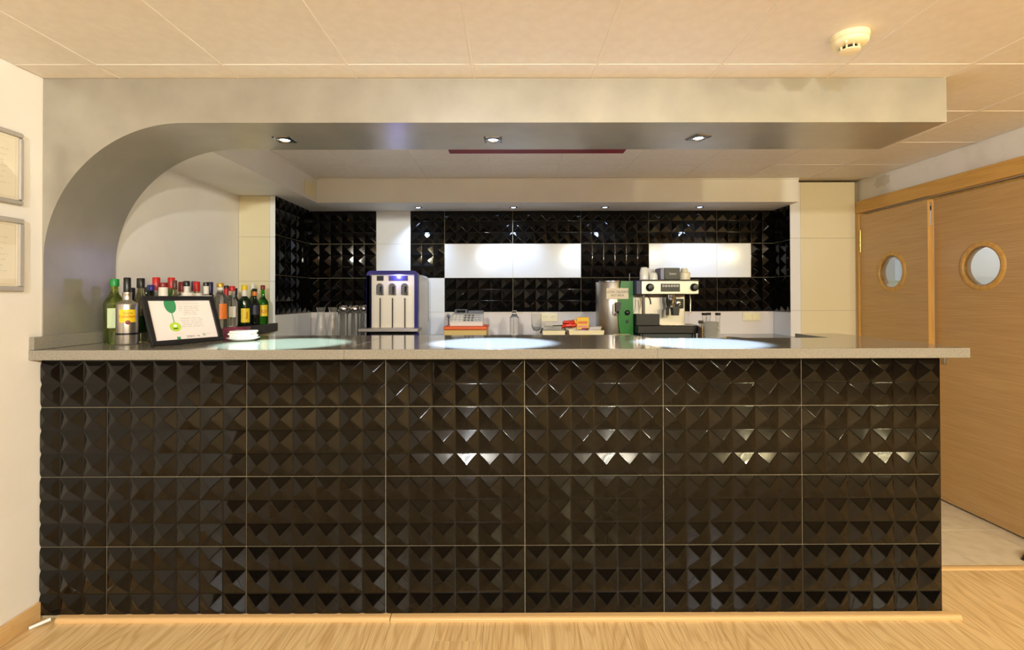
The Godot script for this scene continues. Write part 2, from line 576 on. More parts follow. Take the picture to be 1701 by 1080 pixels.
func make_shell() -> void:
	struct("wall_left", span(-2.145, -2.025, -0.1, 2.4, -4.5, -0.7, 0.0), M.cream, "smooth cream painted wall left of the bar", "wall")
	struct("wall_left_return", span(-6.1, -2.145, -0.1, 2.4, -0.82, -0.7, 0.0), M.room_dark, "brown wood panelled wall around the corner from the bar", "wall")
	struct("wall_far_left", span(-6.12, -6.0, -0.1, 2.4, -0.8, 9.1, 0.0), M.room_dark, "brown wood panelled side wall at the far left of the room", "wall")
	struct("wall_front", span(-6.1, 10.1, -0.1, 2.4, 9.0, 9.12, 0.0), M.room_dark, "brown wood panelled wall of the room facing the bar", "wall")
	struct("wall_far_right", span(10.0, 10.12, -0.1, 2.4, -2.6, 9.1, 0.0), M.room_dark, "brown wood panelled side wall at the far right of the room", "wall")
	struct("wall_right_return", span(3.0155, 10.1, -0.1, 2.4, -2.6, -2.5, 0.0), M.room, "cream wall beside the passage to the double doors", "wall")
	# right wall with the opening of the double door
	var w := MB.new()
	w.add(MB.new().cbox(Vector3(0.12, 2.5, 0.1), 0.0, Vector3(2.955, 1.15, -2.55)))
	w.add(MB.new().cbox(Vector3(0.12, 0.34, 1.46), 0.0, Vector3(2.955, 2.23, -3.33)))
	w.add(MB.new().cbox(Vector3(0.12, 2.5, 2.0), 0.0, Vector3(2.955, 1.15, -5.06)))
	struct("wall_right", w.mesh(), M.wall_white, "white painted wall strip above the wooden double door, patched near the corner", "wall")
	var wr := get_node("wall_right")
	for q in [[-3.99, 2.272, 0.06, 0.04, 5, c8(228, 221, 210)], [-3.83, 2.272, 0.1, 0.055, 12, c8(208, 199, 185)]]:
		var ol := PackedVector2Array()
		var nz := FastNoiseLite.new()
		nz.seed = q[4]
		nz.frequency = 0.9
		for k in 28:
			var a := TAU * k / 28.0
			var d := 0.8 + 0.45 * nz.get_noise_2d(cos(a) * 1.6, sin(a) * 1.6)
			ol.append(Vector2(q[0] + cos(a) * q[2] * d, q[1] + sin(a) * q[3] * d))
		part(wr, "plaster_patch", MB.new().prism(ol, 0.0, 0.0012).turn(Basis(Vector3.UP, -PI / 2) * Basis.from_scale(Vector3(1, 1, 1)), Vector3(2.8949, 0, 0)).mesh(), mat(q[5], 0.75))
	# kitchen behind the doors
	struct("wall_kitchen_side", span(4.7, 4.8, -0.1, 2.4, -6.1, -2.5, 0.0), M.plaster_white, "white kitchen wall seen through the round door windows", "wall")
	struct("wall_kitchen_back", span(2.9, 4.8, -0.1, 2.4, -6.2, -6.06, 0.0), M.plaster_white, "white rear kitchen wall behind the double doors", "wall")
	var t := thing("ceiling_lamp", "cool white square lamp on the kitchen ceiling behind the doors", "lamp", Vector3(3.9, 2.33, -4.3))
	part(t, "base", box(0.44, 0.02, 0.44), M.white_plastic, Vector3(0, -0.01, 0))
	part(t, "diffuser_lamp", box(0.4, 0.05, 0.4, 0.012), glow(Color(0.95, 0.98, 1.0), 2.0), Vector3(0, -0.045, 0))
	var l := OmniLight3D.new()
	l.name = "kitchen_light"
	l.light_color = Color(0.93, 0.97, 1.0)
	l.light_energy = 1.1
	l.light_size = 0.12
	l.omni_range = 8.0
	l.omni_attenuation = 2.0
	l.shadow_enabled = true
	t.add_child(l)
	l.position = Vector3(0, -0.045, 0)
	var cab := thing("kitchen_cupboard", "pale green kitchen cupboard seen through the round window of the hinged door", "cupboard", Vector3(4.45, 0, -5.62))
	part(cab, "body", box(0.48, 1.55, 0.6, 0.005), mat(c8(176, 190, 168), 0.5), Vector3(0, 0.775, 0))
	part(cab, "door", box(0.02, 1.46, 0.54, 0.004), mat(c8(186, 198, 178), 0.45), Vector3(-0.25, 0.79, 0))
	solo("storage_box", box(0.26, 0.24, 0.22, 0.006), mat(c8(178, 196, 214), 0.6), "pale blue storage box on top of the kitchen cupboard", "box", Vector3(4.42, 1.671, -5.6))

func make_ceiling() -> void:
	var c := struct("ceiling", span(-6.1, 10.1, 2.342, 2.44, -6.2, 9.1, 0.0), M.room, "cream suspended ceiling of ribbed boards in a slim grid", "ceiling")
	# plain boards over the rest of the room
	part(c, "ceiling_field", span(-6.0, 10.0, 2.33, 2.341, 0.548, 9.0, 0.0), M.ceiling)
	part(c, "ceiling_field", span(-6.0, -2.026, 2.33, 2.341, -0.7, 0.548, 0.0), M.ceiling)
	part(c, "ceiling_field", span(2.896, 10.0, 2.33, 2.341, -2.5, 0.548, 0.0), M.ceiling)
	part(c, "ceiling_field", span(3.016, 4.7, 2.33, 2.341, -6.06, -2.6, 0.0), M.plaster_white)
	var xs := [-2.025]
	var zs := [0.548]
	for k in 9:
		xs.append(-1.694 + 0.513 * k)
	xs.append(2.894)
	for k in 8:
		zs.append(0.548 - 0.513 * (k + 1))
	zs.append(-3.95)
	for i in xs.size() - 1:
		for j in zs.size() - 1:
			part(c, "ceiling_board", span(xs[i] + 0.002, xs[i + 1] - 0.002, 2.33, 2.341, zs[j + 1] + 0.002, zs[j] - 0.002, 0.004), M.ceiling)
	for i in range(1, xs.size() - 1):
		part(c, "grid_bar", span(xs[i] - 0.0055, xs[i] + 0.0055, 2.3274, 2.336, zs[-1], 0.548, 0.0015), M.bar_metal)
	for j in range(1, zs.size() - 1):
		part(c, "grid_bar", span(-2.024, 2.894, 2.328, 2.336, zs[j] - 0.0055, zs[j] + 0.0055, 0.0015), M.bar_metal)
	# smoke detector
	var d := thing("smoke_detector", "yellowed round smoke detector on the ceiling boards", "smoke detector", Vector3(1.243, 2.33, -1.795), 0.5)
	part(d, "base", MB.new().lathe([Vector2(0, 0), Vector2(0.062, 0), Vector2(0.063, -0.004), Vector2(0.062, -0.018), Vector2(0.058, -0.02)], 36).mesh(), M.plastic_old)
	part(d, "body", MB.new().lathe([Vector2(0.058, -0.019), Vector2(0.06, -0.021), Vector2(0.0595, -0.03), Vector2(0.056, -0.0345), Vector2(0.034, -0.042), Vector2(0.0, -0.042)], 36).mesh(), M.plastic_old)
	part(d, "sensor_core", MB.new().lathe([Vector2(0.026, -0.042), Vector2(0.026, -0.056)], 24).mesh(), M.black)
	for k in 9:
		part(d, "rib", box(0.005, 0.0145, 0.007, 0.001), M.plastic_old, Vector3(sin(k * TAU / 9) * 0.03, -0.049, cos(k * TAU / 9) * 0.03), Vector3(0, k * TAU / 9, 0))
	part(d, "cap", MB.new().lathe([Vector2(0.0, -0.055), Vector2(0.034, -0.055), Vector2(0.034, -0.058), Vector2(0.03, -0.0605), Vector2(0, -0.0615)], 32).mesh(), M.plastic_old)
	part(d, "indicator", MB.new().lathe([Vector2(0.005, -0.037), Vector2(0.0045, -0.043), Vector2(0, -0.045)], 12, Vector3(-0.048, 0, 0.012)).mesh(), M.plastic_old)
	# red board flat under the ceiling behind the beam
	var r := thing("ceiling_panel", "dark red flat board fixed under the ceiling behind the beam", "panel", Vector3(0.17, 2.3, -2.88))
	part(r, "board", box(1.12, 0.016, 0.58, 0.003), M.dark_red, Vector3(0, 0.008, 0))
	for s in [-1, 1]:
		part(r, "batten", box(0.03, 0.012, 0.56, 0.002), M.dark_red, Vector3(s * 0.48, 0.0205, 0))

func make_floor() -> void:
	var f := struct("floor", span(-6.1, 10.1, -0.1, -0.008, -6.2, 9.1, 0.0), M.floor_grout, "golden oak laminate floor with beige tiles behind", "floor")
	part(f, "floor_field", span(-6.0, 10.0, -0.008, 0.0, 1.1, 9.0, 0.0), M.floor_wood)
	part(f, "floor_field", span(-6.0, -2.026, -0.008, 0.0, -0.7, 1.1, 0.0), M.floor_wood)
	part(f, "floor_field", span(3.1, 10.0, -0.008, 0.0, -2.5, 1.1, 0.0), M.floor_wood)
	part(f, "floor_field", span(2.9, 4.7, -0.008, 0.0, -6.06, -2.6, 0.0), M.floor_tile)
	part(f, "floor_field", span(-2.025, 0.34, -0.008, 0.0, -4.35, -2.5, 0.0), M.floor_tile)
	# planks along the room
	var w := 0.197
	var x := -2.025 - 0.06
	var row := 0
	while x < 3.1:
		var x1 := minf(x + w, 3.1)
		var x0 := maxf(x, -2.025)
		var z := -2.5
		var first: float = [0.95, 1.28, 0.6, 1.1, 0.8][row % 5]
		while z < 1.1:
			var z1 := minf(z + first, 1.1)
			var mb := MB.new().cbox(Vector3(x1 - x0 - 0.0006, 0.008, z1 - z - 0.0006), 0.0008, Vector3((x0 + x1) / 2, -0.004, (z + z1) / 2))
			var uo := Vector2(rng.randf(), rng.randf()) * 3.0
			for k in mb.u.size():
				mb.u[k] += uo
			part(f, "plank", mb.mesh(), M.floor_wood)
			z = z1
			first = 1.28
		x += w
		row += 1
	for i in 7:
		for j in 5:
			var xa := 2.39 + 0.41 * (1 - i)
			var xb := minf(xa + 0.41, 2.93)
			var za := -2.5 - 0.41 * (j + 1)
			part(f, "floor_tile", span(xa + 0.0015, xb - 0.0015, -0.008, 0.0, maxf(za, -4.34) + 0.0015, za + 0.41 - 0.0015, 0.0008), M.floor_tile)
	var prof := PackedVector2Array()
	for k in 9:
		var a := PI * k / 8.0
		prof.append(Vector2(cos(a) * 0.021, 0.0005 + sin(a) * 0.009))
	struct("trim_1", MB.new().prism(prof, -0.7, 0.7).turn(Basis(Vector3.UP, PI / 2)).mesh(), M.trim_wood, "rounded golden threshold strip between laminate and floor tiles", "threshold", Vector3(2.19, 0, -2.5))
	# skirting along the left wall
	struct("baseboard_left", along(span(-2.024, -2.011, 0.0, 0.078, -2.13, -0.7, 0.003)), M.trim_wood, "light wooden skirting board along the cream wall", "baseboard")
	# moulding at the foot of the bar, in two lengths
	for s in [[-1.93, -0.515, 0.0], [-0.511, 1.915, 0.003]]:
		var q := PackedVector2Array([Vector2(0, 0), Vector2(0.034, 0)])
		for k in 7:
			var a := PI / 2 * k / 6.0
			q.append(Vector2(0.02 + 0.014 * cos(a), 0.006 + 0.012 * sin(a)))
		q.append(Vector2(0, 0.018))
		var ln: float = s[1] - s[0]
		struct("baseboard_bar", MB.new().prism(q, -ln / 2, ln / 2).turn(Basis(Vector3.UP, -PI / 2)).mesh(), M.trim_wood,
			"rounded wooden floor moulding along the " + ("short bottle-end length of the tiled bar" if s[0] < -1.0 else "long length of the tiled bar towards the doors"), "moulding", Vector3((s[0] + s[1]) / 2, 0.0005, -2.137 + s[2]))

func make_beam() -> void:
	# face of the beam with the quarter arch down to the counter; the arch meets the left wall
	var p := PackedVector2Array([Vector2(-2.024, 2.329), Vector2(-2.024, 1.158), Vector2(-2.019, 1.158)])
	var r := 0.6
	var cx := -2.019 + r
	var cy := 2.135 - r
	for k in 33:
		var a := PI - PI / 2 * k / 32.0
		p.append(Vector2(cx + r * cos(a), cy + r * 1.0 * sin(a)))
	p.append(Vector2(1.903, 2.135))
	p.append(Vector2(1.903, 2.329))
	struct("wall_arch", MB.new().prism(p, -2.53, -2.139).mesh(), M.stucco, "grey stucco beam over the bar curving down in a quarter arch", "beam")
	# dropped bulkhead along the left and rear walls
	var q := PackedVector2Array([Vector2(-2.024, -2.531), Vector2(-1.55, -2.531), Vector2(-1.55, -3.95), Vector2(2.317, -3.95), Vector2(2.317, -4.349), Vector2(-2.024, -4.349)])
	var b := struct("wall_bulkhead", MB.new().prism(q, -2.34, -2.137).turn(Basis(Vector3.RIGHT, PI / 2) ).mesh(), M.plaster_white, "white dropped bulkhead running along the side and rear of the bar", "bulkhead")
	part(b, "access_panel", span(-1.5495, -1.546, 2.16, 2.272, -3.925, -3.72, 0.001), M.plastic_old)
	part(b, "cornice", span(-1.549, 2.316, 2.318, 2.3295, -3.949, -3.94, 0.003), M.plaster_white)
	part(b, "cornice", span(-1.549, -1.54, 2.318, 2.3295, -3.94, -2.532, 0.003), M.plaster_white)

func make_back_wall() -> void:
	var z := -4.343
	var w := struct("wall_back", span(-2.145, 2.95, -0.1, 2.4, -4.46, -4.3444, 0.0), M.grout, "rear bar wall of black pyramid tiles with white tile panels", "wall")
	var top := 2.1365
	var ys := [1.2475, 1.5475, 1.8475, 2.1475]
	# black pyramid tiles
	for j in 3:
		var y1: float = minf(0.3, top - ys[j])
		lay(w, Vector3(-1.78, ys[j], z), 0.0, 0.028, 0.6, 0.0, y1)
		if j > 0:
			lay(w, Vector3(-1.179, ys[j], z), 0.0, 0.3, 0.6, 0.0, y1)
		for i in 5:
			if j == 1 and i in [0, 1, 3]:
				continue
			var a := 0.3 if j == 1 and i == 4 else 0.0
			lay(w, Vector3(-0.579 + 0.6 * i, ys[j], z), 0.0, a, 0.6 if i < 4 else 0.497, 0.0, y1)
	# flat white tiles
	for j in range(-1, 3):
		flat_tile(w, -1.179, -0.879, ys[0] + 0.3 * j, minf(ys[0] + 0.3 * (j + 1), top), z, M.white_tile)
	flat_tile(w, -0.579, 0.021, ys[1], ys[2], z, M.white_tile)
	flat_tile(w, 0.021, 0.621, ys[1], ys[2], z, M.white_tile)
	flat_tile(w, 1.221, 1.821, ys[1], ys[2], z, M.white_tile)
	flat_tile(w, 1.821, 2.121, ys[1], ys[2], z, M.white_tile)
	for j in [-1, 0]:
		flat_tile(w, -0.879, -0.579, ys[0] + 0.3 * j, ys[0] + 0.3 * (j + 1), z, M.white_tile)
	flat_tile(w, -1.752, -1.179, ys[0] - 0.3, ys[0], z, M.pink_tile)
	for i in 5:
		flat_tile(w, -0.579 + 0.6 * i, minf(0.021 + 0.6 * i, 2.318), ys[0] - 0.3, ys[0], z, M.pink_tile)
	# block at the left, its tiled flank and its cream face
	var l := struct("wall_partition", span(-2.024, -1.7534, 0.0, 2.136, -4.35, -3.6825, 0.0), M.grout, "short cream tiled wall block between bottle shelf and black tiled recess", "wall")
	for j in 3:
		var y1: float = minf(0.3, top - ys[j])
		lay(l, Vector3(-1.752, ys[j], -3.74), PI / 2, 0.0, 0.6, 0.0, y1)
		lay(l, Vector3(-1.752, ys[j], -3.14), PI / 2, 0.541, 0.6, 0.0, y1)
	part(l, "tile", span(-1.762, -1.752, 0.95, 1.246, -4.34, -3.69, 0.001), M.white_tile)
	for y in [[0.9, 1.5], [1.5, 1.83], [1.83, 2.136]]:
		flat_tile(l, -2.024, -1.793, y[0], y[1], -3.681, M.cream_tile)
		flat_tile(l, -1.793, -1.752, y[0], y[1], -3.68, M.white_tile, 0.01)
	# column at the right
	var c := struct("wall_column", span(2.3194, 2.894, 0.0, 2.322, -4.35, -4.0825, 0.0), M.grout, "cream tiled column between the black recess and the wooden doors", "column")
	for j in 3:
		lay(c, Vector3(2.318, ys[j], -4.343), -PI / 2, 0.0, 0.262, 0.0, minf(0.3, top - ys[j]))
	part(c, "tile", span(2.318, 2.328, 0.95, 1.246, -4.34, -4.09, 0.001), M.white_tile)
	part(c, "tile", span(2.318, 2.328, 2.138, 2.329, -4.35, -4.09, 0.001), M.white_tile)
	for y in [[0.0, 0.66], [0.66, 1.26], [1.26, 1.86], [1.86, 2.326]]:
		flat_tile(c, 2.318, 2.405, y[0], y[1], -4.08, M.white_tile, 0.01)
		flat_tile(c, 2.405, 2.86, y[0], y[1], -4.081, M.cream_tile)

func make_bar() -> void:
	# body of the bar under black pyramid tiles
	var b := thing("bar_front", "long bar front clad in glossy black pyramid tiles", "bar", Vector3(0, 0, -2.139))
	part(b, "body", span(-2.024, 1.856, 0.0, 1.115, -0.14, -0.0014, 0.0), M.grout)
	part(b, "side_panel", span(1.8565, 1.863, 0.0, 1.115, -0.14, 0.0, 0.001), M.black_gloss)
	part(b, "side_panel", span(1.70, 1.863, 0.0, 1.115, -0.42, -0.141, 0.002), M.plaster_white)
	var ys := [0.3045, 0.6045, 0.9045]   # joints
	for j in 4:
		var o: float = 0.0045 + 0.3 * j
		var y0 := 0.0095 if j == 0 else 0.0
		var y1 := 0.3 if j < 3 else 1.112 - 0.9045
		for i in 7:
			var x: float = -2.3401 + 0.6 * i
			lay(b, Vector3(x, o, 0), 0.0, 0.3165 if i == 0 else 0.0, 0.6, y0, y1)
	# counter slabs
	var t := thing("countertop", "polished grey stone countertop running the length of the bar", "countertop", Vector3(0, 1.115, 0))
	var a := [
		PackedVector2Array([Vector2(-2.023, -2.08), Vector2(-0.7005, -2.08), Vector2(-0.7005, -2.86), Vector2(-2.023, -2.86)]),
		PackedVector2Array([Vector2(-0.6995, -2.08), Vector2(0.6195, -2.08), Vector2(0.6195, -2.86), Vector2(-0.6995, -2.86)]),
		PackedVector2Array([Vector2(0.6205, -2.08), Vector2(1.94, -2.08), Vector2(1.94, -2.93), Vector2(1.69, -2.93), Vector2(1.69, -2.62), Vector2(1.25, -2.62), Vector2(1.19, -2.72), Vector2(1.17, -2.61), Vector2(0.75, -2.62), Vector2(0.70, -2.86), Vector2(0.6205, -2.86)]),
	]
	for s in a:
		part(t, "slab", bevel_slab(s, 0.042, 0.0018), M.stone)
	part(t, "upstand", span(-2.0235, -2.002, 0.0425, 0.097, -2.53, -2.082, 0.0015), M.stone)

# a slab from an outline in x and z, with eased upper and lower edges
func bevel_slab(outline: PackedVector2Array, t: float, b: float) -> ArrayMesh:
	var inner: PackedVector2Array = Geometry2D.offset_polygon(outline, -b, Geometry2D.JOIN_MITER)[0]
	var mb := MB.new()
	# match the offset outline to the outline by nearest corner
	var m := outline.size()
	var inn := PackedVector2Array()
	for p in outline:
		var best := inner[0]
		for q in inner:
			if q.distance_squared_to(p) < best.distance_squared_to(p):
				best = q
		inn.append(best)
	var idx := Geometry2D.triangulate_polygon(inn)
	for e in [[t, 1.0], [0.0, -1.0]]:
		for k in idx.size() / 3:
			var q := []
			for i in 3:
				q.append(Vector3(inn[idx[3 * k + i]].x, e[0], inn[idx[3 * k + i]].y))
			var nn := Vector3(0, e[1], 0)
			mb.tri(q[0], q[1], q[2], nn, nn, nn)
	var cw := 1.0 if Geometry2D.is_polygon_clockwise(outline) else -1.0
	for i in m:
		var j := (i + 1) % m
		var d := outline[j] - outline[i]
		var nn := Vector3(-d.y, 0, d.x).normalized() * cw
		var a := Vector3(outline[i].x, 0, outline[i].y)
		var c := Vector3(outline[j].x, 0, outline[j].y)
		mb.flat(a + Vector3.UP * b, c + Vector3.UP * b, c + Vector3.UP * (t - b), a + Vector3.UP * (t - b), nn)
		var ai := Vector3(inn[i].x, 0, inn[i].y)
		var ci := Vector3(inn[j].x, 0, inn[j].y)
		mb.quad(a + Vector3.UP * (t - b), c + Vector3.UP * (t - b), ci + Vector3.UP * t, ai + Vector3.UP * t, nn, nn, Vector3.UP, Vector3.UP)
		mb.quad(a + Vector3.UP * b, c + Vector3.UP * b, ci, ai, nn, nn, Vector3.DOWN, Vector3.DOWN)
	return mb.mesh()

# door leaf with a round hole, in its own yz plane: z from 0 to width, thickness along x
func leaf_mesh(width: float, height: float, t: float, hole: Vector2, r: float) -> ArrayMesh:
	var mb := MB.new()
	var n := 48
	var ring := []
	var rim := []
	for k in n:
		var a := TAU * k / n
		var d := Vector2(cos(a), sin(a))
		ring.append(hole + d * r)
		var s := INF
		if d.x > 1e-6: s = minf(s, (width - hole.x) / d.x)
		if d.x < -1e-6: s = minf(s, -hole.x / d.x)
		if d.y > 1e-6: s = minf(s, (height - hole.y) / d.y)
		if d.y < -1e-6: s = minf(s, -hole.y / d.y)
		rim.append(hole + d * s)
	for x in [-t / 2, t / 2]:
		var nn := Vector3(signf(x), 0, 0)
		var f := func(p: Vector2) -> Vector3: return Vector3(x, p.y, p.x)
		for k in n:
			var j := (k + 1) % n
			mb.quad(f.call(ring[k]), f.call(ring[j]), f.call(rim[j]), f.call(rim[k]), nn, nn, nn, nn, Vector2(ring[k].y, ring[k].x), Vector2(ring[j].y, ring[j].x), Vector2(rim[j].y, rim[j].x), Vector2(rim[k].y, rim[k].x))
			# the corners that the fan misses
			if absf(rim[k].x - rim[j].x) > 1e-5 and absf(rim[k].y - rim[j].y) > 1e-5:
				var c := Vector2(0.0 if minf(rim[k].x, rim[j].x) < 1e-4 else width, 0.0 if minf(rim[k].y, rim[j].y) < 1e-4 else height)
				mb.tri(f.call(rim[k]), f.call(rim[j]), f.call(c), nn, nn, nn, Vector2(rim[k].y, rim[k].x), Vector2(rim[j].y, rim[j].x), Vector2(c.y, c.x))
	for k in n:
		var j := (k + 1) % n
		var d0: Vector2 = (hole - ring[k]).normalized()
		var d1: Vector2 = (hole - ring[j]).normalized()
		mb.quad(Vector3(-t / 2, ring[k].y, ring[k].x), Vector3(-t / 2, ring[j].y, ring[j].x), Vector3(t / 2, ring[j].y, ring[j].x), Vector3(t / 2, ring[k].y, ring[k].x), Vector3(0, d0.y, d0.x), Vector3(0, d1.y, d1.x), Vector3(0, d1.y, d1.x), Vector3(0, d0.y, d0.x))
	return mb.mesh()

func make_doors() -> void:
	# frame: header board and jambs
	var f := struct("door_frame", along(span(2.862, 2.96, 2.062, 2.16, -4.14, -2.56, 0.004)), M.honey, "honey coloured wooden frame around the double door", "door frame")
	part(f, "jamb", span(2.868, 2.96, 0.0, 2.0615, -4.13, -4.055, 0.003), M.honey)
	part(f, "jamb", span(2.868, 2.96, 0.0, 2.0615, -2.65, -2.575, 0.003), M.honey)
	part(f, "stop", span(2.93, 2.95, 2.04, 2.0615, -4.05, -2.655, 0.002), M.honey)
	var w := 0.69
	var h := 2.03
	var hole := Vector2(w / 2, 1.562)
	for k in 2:
		# the leaf nearer the column stands a hand's breadth open into the room
		var d := Node3D.new()
		d.name = "door_%d" % (k + 1)
		add_child(d)
		tag(d, ["wooden door leaf with small round window and brass hinge beside the column", "wooden door leaf with round window showing a white kitchen, shut behind the first leaf"][k], "door", "", "structure")
		d.position = Vector3(2.902, 0.008, -4.048) if k == 0 else Vector3(2.922, 0.008, -3.367)
		d.rotation.y = -0.05 if k == 0 else 0.0
		var hc := Vector2(0.345, hole.y - 0.008) if k == 0 else Vector2(0.338, hole.y - 0.008)
		var width := 0.69 if k == 0 else 0.708
		part(d, "leaf", leaf_mesh(width, h, 0.04, hc, 0.118), M.door_wood)
		part(d, "edge_strip", span(-0.02, 0.02, 0.0, h, width, width + 0.004, 0.0015), M.honey)
		part(d, "edge_strip", span(-0.02, 0.02, 0.0, h, -0.004, 0.0, 0.0015), M.honey)
		var rp := [Vector2(0.118, -0.024), Vector2(0.118, 0.016), Vector2(0.124, 0.026), Vector2(0.137, 0.0275), Vector2(0.149, 0.024), Vector2(0.153, 0.0195), Vector2(0.118, 0.0195)]
		part(d, "porthole_ring", MB.new().lathe(rp, 48).turn(Basis(Vector3.BACK, PI / 2)).mesh(), M.honey, Vector3(0, hc.y, hc.x))
		part(d, "porthole_ring", MB.new().lathe(rp, 48).turn(Basis(Vector3.BACK, -PI / 2)).mesh(), M.honey, Vector3(0, hc.y, hc.x))
		part(d, "pane", MB.new().lathe([Vector2(0, -0.002), Vector2(0.1175, -0.002), Vector2(0.1175, 0.002), Vector2(0, 0.002)], 40).turn(Basis(Vector3.BACK, PI / 2)).mesh(), M.pane, Vector3(0, hc.y, hc.x))
		if k == 0:
			for y in [1.82, 0.25]:
				var hg := part(d, "hinge", MB.new().lathe([Vector2(0, -0.09), Vector2(0.008, -0.09), Vector2(0.008, 0.09), Vector2(0, 0.09)], 16).mesh(), M.brass, Vector3(-0.026, y, 0.004))
				for q in [-0.06, 0.0, 0.06]:
					part(hg, "knuckle", MB.new().lathe([Vector2(0.008, -0.012), Vector2(0.0098, -0.011), Vector2(0.0098, 0.011), Vector2(0.008, 0.012)], 16).mesh(), M.brass, Vector3(0, q, 0))
			part(d, "flush_bolt", box(0.012, 0.16, 0.002, 0.0005), M.steel, Vector3(0, h - 0.1, width + 0.0045))
			part(d, "flush_bolt", box(0.008, 0.03, 0.003, 0.0005), M.black, Vector3(0, h - 0.06, width + 0.006))
		else:
			part(d, "lock", box(0.014, 0.045, 0.026, 0.004), M.brushed, Vector3(-0.026, 0.935, 0.075))
	# door stop on the tiles
	var ds := PackedVector2Array([Vector2(-0.05, 0), Vector2(0.05, 0), Vector2(0.05, 0.03), Vector2(0.03, 0.034), Vector2(-0.05, 0.004)])
	solo("door_stop", MB.new().prism(ds, -0.018, 0.018).mesh(), M.black_rubber, "small black rubber door wedge on the floor tiles", "door stop", Vector3(2.71, 0.0005, -2.585), Vector3(0, 0.5, 0))

func make_back_counter() -> void:
	var t := thing("back_counter", "low back counter with grey worktop under the rear tiled wall", "counter", Vector3(0, 0, 0))
	for i in 6:
		var x: float = -1.745 + 0.676 * i
		part(t, "cabinet_door", span(x + 0.003, x + 0.673, 0.1, 0.99, -3.70, -3.682, 0.003), M.plaster_white)
	part(t, "carcass", span(-1.748, 2.314, 0.0, 1.009, -4.325, -3.701, 0.002), M.plaster_white)
	part(t, "worktop", span(-1.749, 2.315, 1.01, 1.05, -4.33, -3.62, 0.003), M.worktop)

func picture_frame(parent: Node3D, w: float, h: float, rail: float, t: float, m: Material, bevel := 0.004) -> void:
	for s in [-1, 1]:
		part(parent, "frame_rail", box(w, rail, t, bevel), m, Vector3(0, s * (h - rail) / 2, t / 2))
		part(parent, "frame_stile", box(rail, h - 2 * rail, t, bevel), m, Vector3(s * (w - rail) / 2, 0, t / 2))

func make_left_items() -> void:
	# two certificates on the left wall
	for k in 2:
		var y: float = [1.906, 1.553][k]
		var t := thing("picture_frame", ["silver framed certificate on the cream wall, the upper of two", "grey framed certificate on the cream wall below the other one"][k], "picture frame", Vector3(-2.0245, y, -1.91), PI / 2, "framed certificates on the cream wall")
		picture_frame(t, 0.27, 0.297, 0.02, 0.018, M.frame_grey, 0.007 if k == 0 else 0.003)
		part(t, "backing", box(0.25, 0.277, 0.004, 0.0), M.paper, Vector3(0, 0, 0.004))
		part(t, "print", quad_mesh(0.232, 0.259), certificate(k), Vector3(0, 0, 0.0068))
		part(t, "glass_pane", box(0.235, 0.262, 0.002, 0.0), pane(c8(250, 250, 248), 0.03), Vector3(0, 0, 0.0095))
	# notice in a black frame, leaning on its strut
	var n := thing("notice_frame", "black framed green and white notice leaning on the counter by the bottles", "picture frame", Vector3(-1.5255, 1.1575, -2.348), 1.1098)
	var tilt := deg_to_rad(-22.0)
	var b := Basis(Vector3.RIGHT, tilt)
	for s in [-1, 1]:
		part(n, "frame_rail", box(0.33, 0.022, 0.016, 0.002), M.frame_black, b * Vector3(0, 0.12 + s * 0.109, 0.008), Vector3(tilt, 0, 0))
		part(n, "frame_stile", box(0.022, 0.196, 0.016, 0.002), M.frame_black, b * Vector3(s * 0.154, 0.12, 0.008), Vector3(tilt, 0, 0))
	part(n, "backing", box(0.31, 0.22, 0.004, 0.0), M.black, b * Vector3(0, 0.12, 0.003), Vector3(tilt, 0, 0))
	part(n, "print", quad_mesh(0.288, 0.198), notice_print(), b * Vector3(0, 0.12, 0.0062), Vector3(tilt, 0, 0))
	part(n, "strut", box(0.05, 0.13, 0.004, 0.001), M.black, Vector3(0, 0.064, -0.083), Vector3(0.3, 0, 0))
	# saucer with folded napkins
	var s := thing("saucer", "white saucer carrying folded napkins at the bottle end of the counter", "saucer", Vector3(-1.366, 1.1572, -2.528))
	part(s, "dish", MB.new().lathe([Vector2(0, 0.004), Vector2(0.04, 0.004), Vector2(0.043, 0.0), Vector2(0.047, 0.0), Vector2(0.077, 0.015), Vector2(0.078, 0.017), Vector2(0.075, 0.017), Vector2(0.046, 0.008), Vector2(0, 0.007)], 40).mesh(), M.china)
	for k in 4:
		solo("napkin", box(0.108, 0.0105, 0.085, 0.003), M.paper, "folded white paper napkin stacked on the saucer", "napkin", Vector3(-1.366 + [0.0, 0.003, -0.002, 0.004][k], 1.1572 + 0.0145 + 0.0108 * k, -2.528 + [0.0, -0.002, 0.002, 0.0][k]), Vector3(0, [0.05, 0.09, 0.02, 0.07][k], 0), "napkins stacked on the saucer")
	var hb := thing("napkin_holder", "burgundy plastic napkin box beside the black framed notice", "napkin holder", Vector3(-1.455, 1.1572, -2.63))
	var bg := mat(c8(112, 34, 62), 0.25)
	part(hb, "base", box(0.11, 0.006, 0.075, 0.001), bg, Vector3(0, 0.003, 0))
	for q in [-1, 1]:
		part(hb, "side", box(0.11, 0.056, 0.004, 0.001), bg, Vector3(0, 0.034, q * 0.0355))
		part(hb, "end", box(0.004, 0.056, 0.067, 0.001), bg, Vector3(q * 0.053, 0.034, 0))
	part(hb, "napkin_pack", box(0.095, 0.045, 0.06, 0.003), M.paper, Vector3(0, 0.03, 0))
	# dark shelf of bottles
	struct("bottle_shelf", span(-2.023, -1.73, 1.13, 1.19, -3.679, -2.865, 0.002), M.shelf, "dark grey stone shelf carrying bottles along the cream wall", "shelf")

func quad_mesh(w: float, h: float) -> QuadMesh:
	var q := QuadMesh.new()
	q.size = Vector2(w, h)
	return q

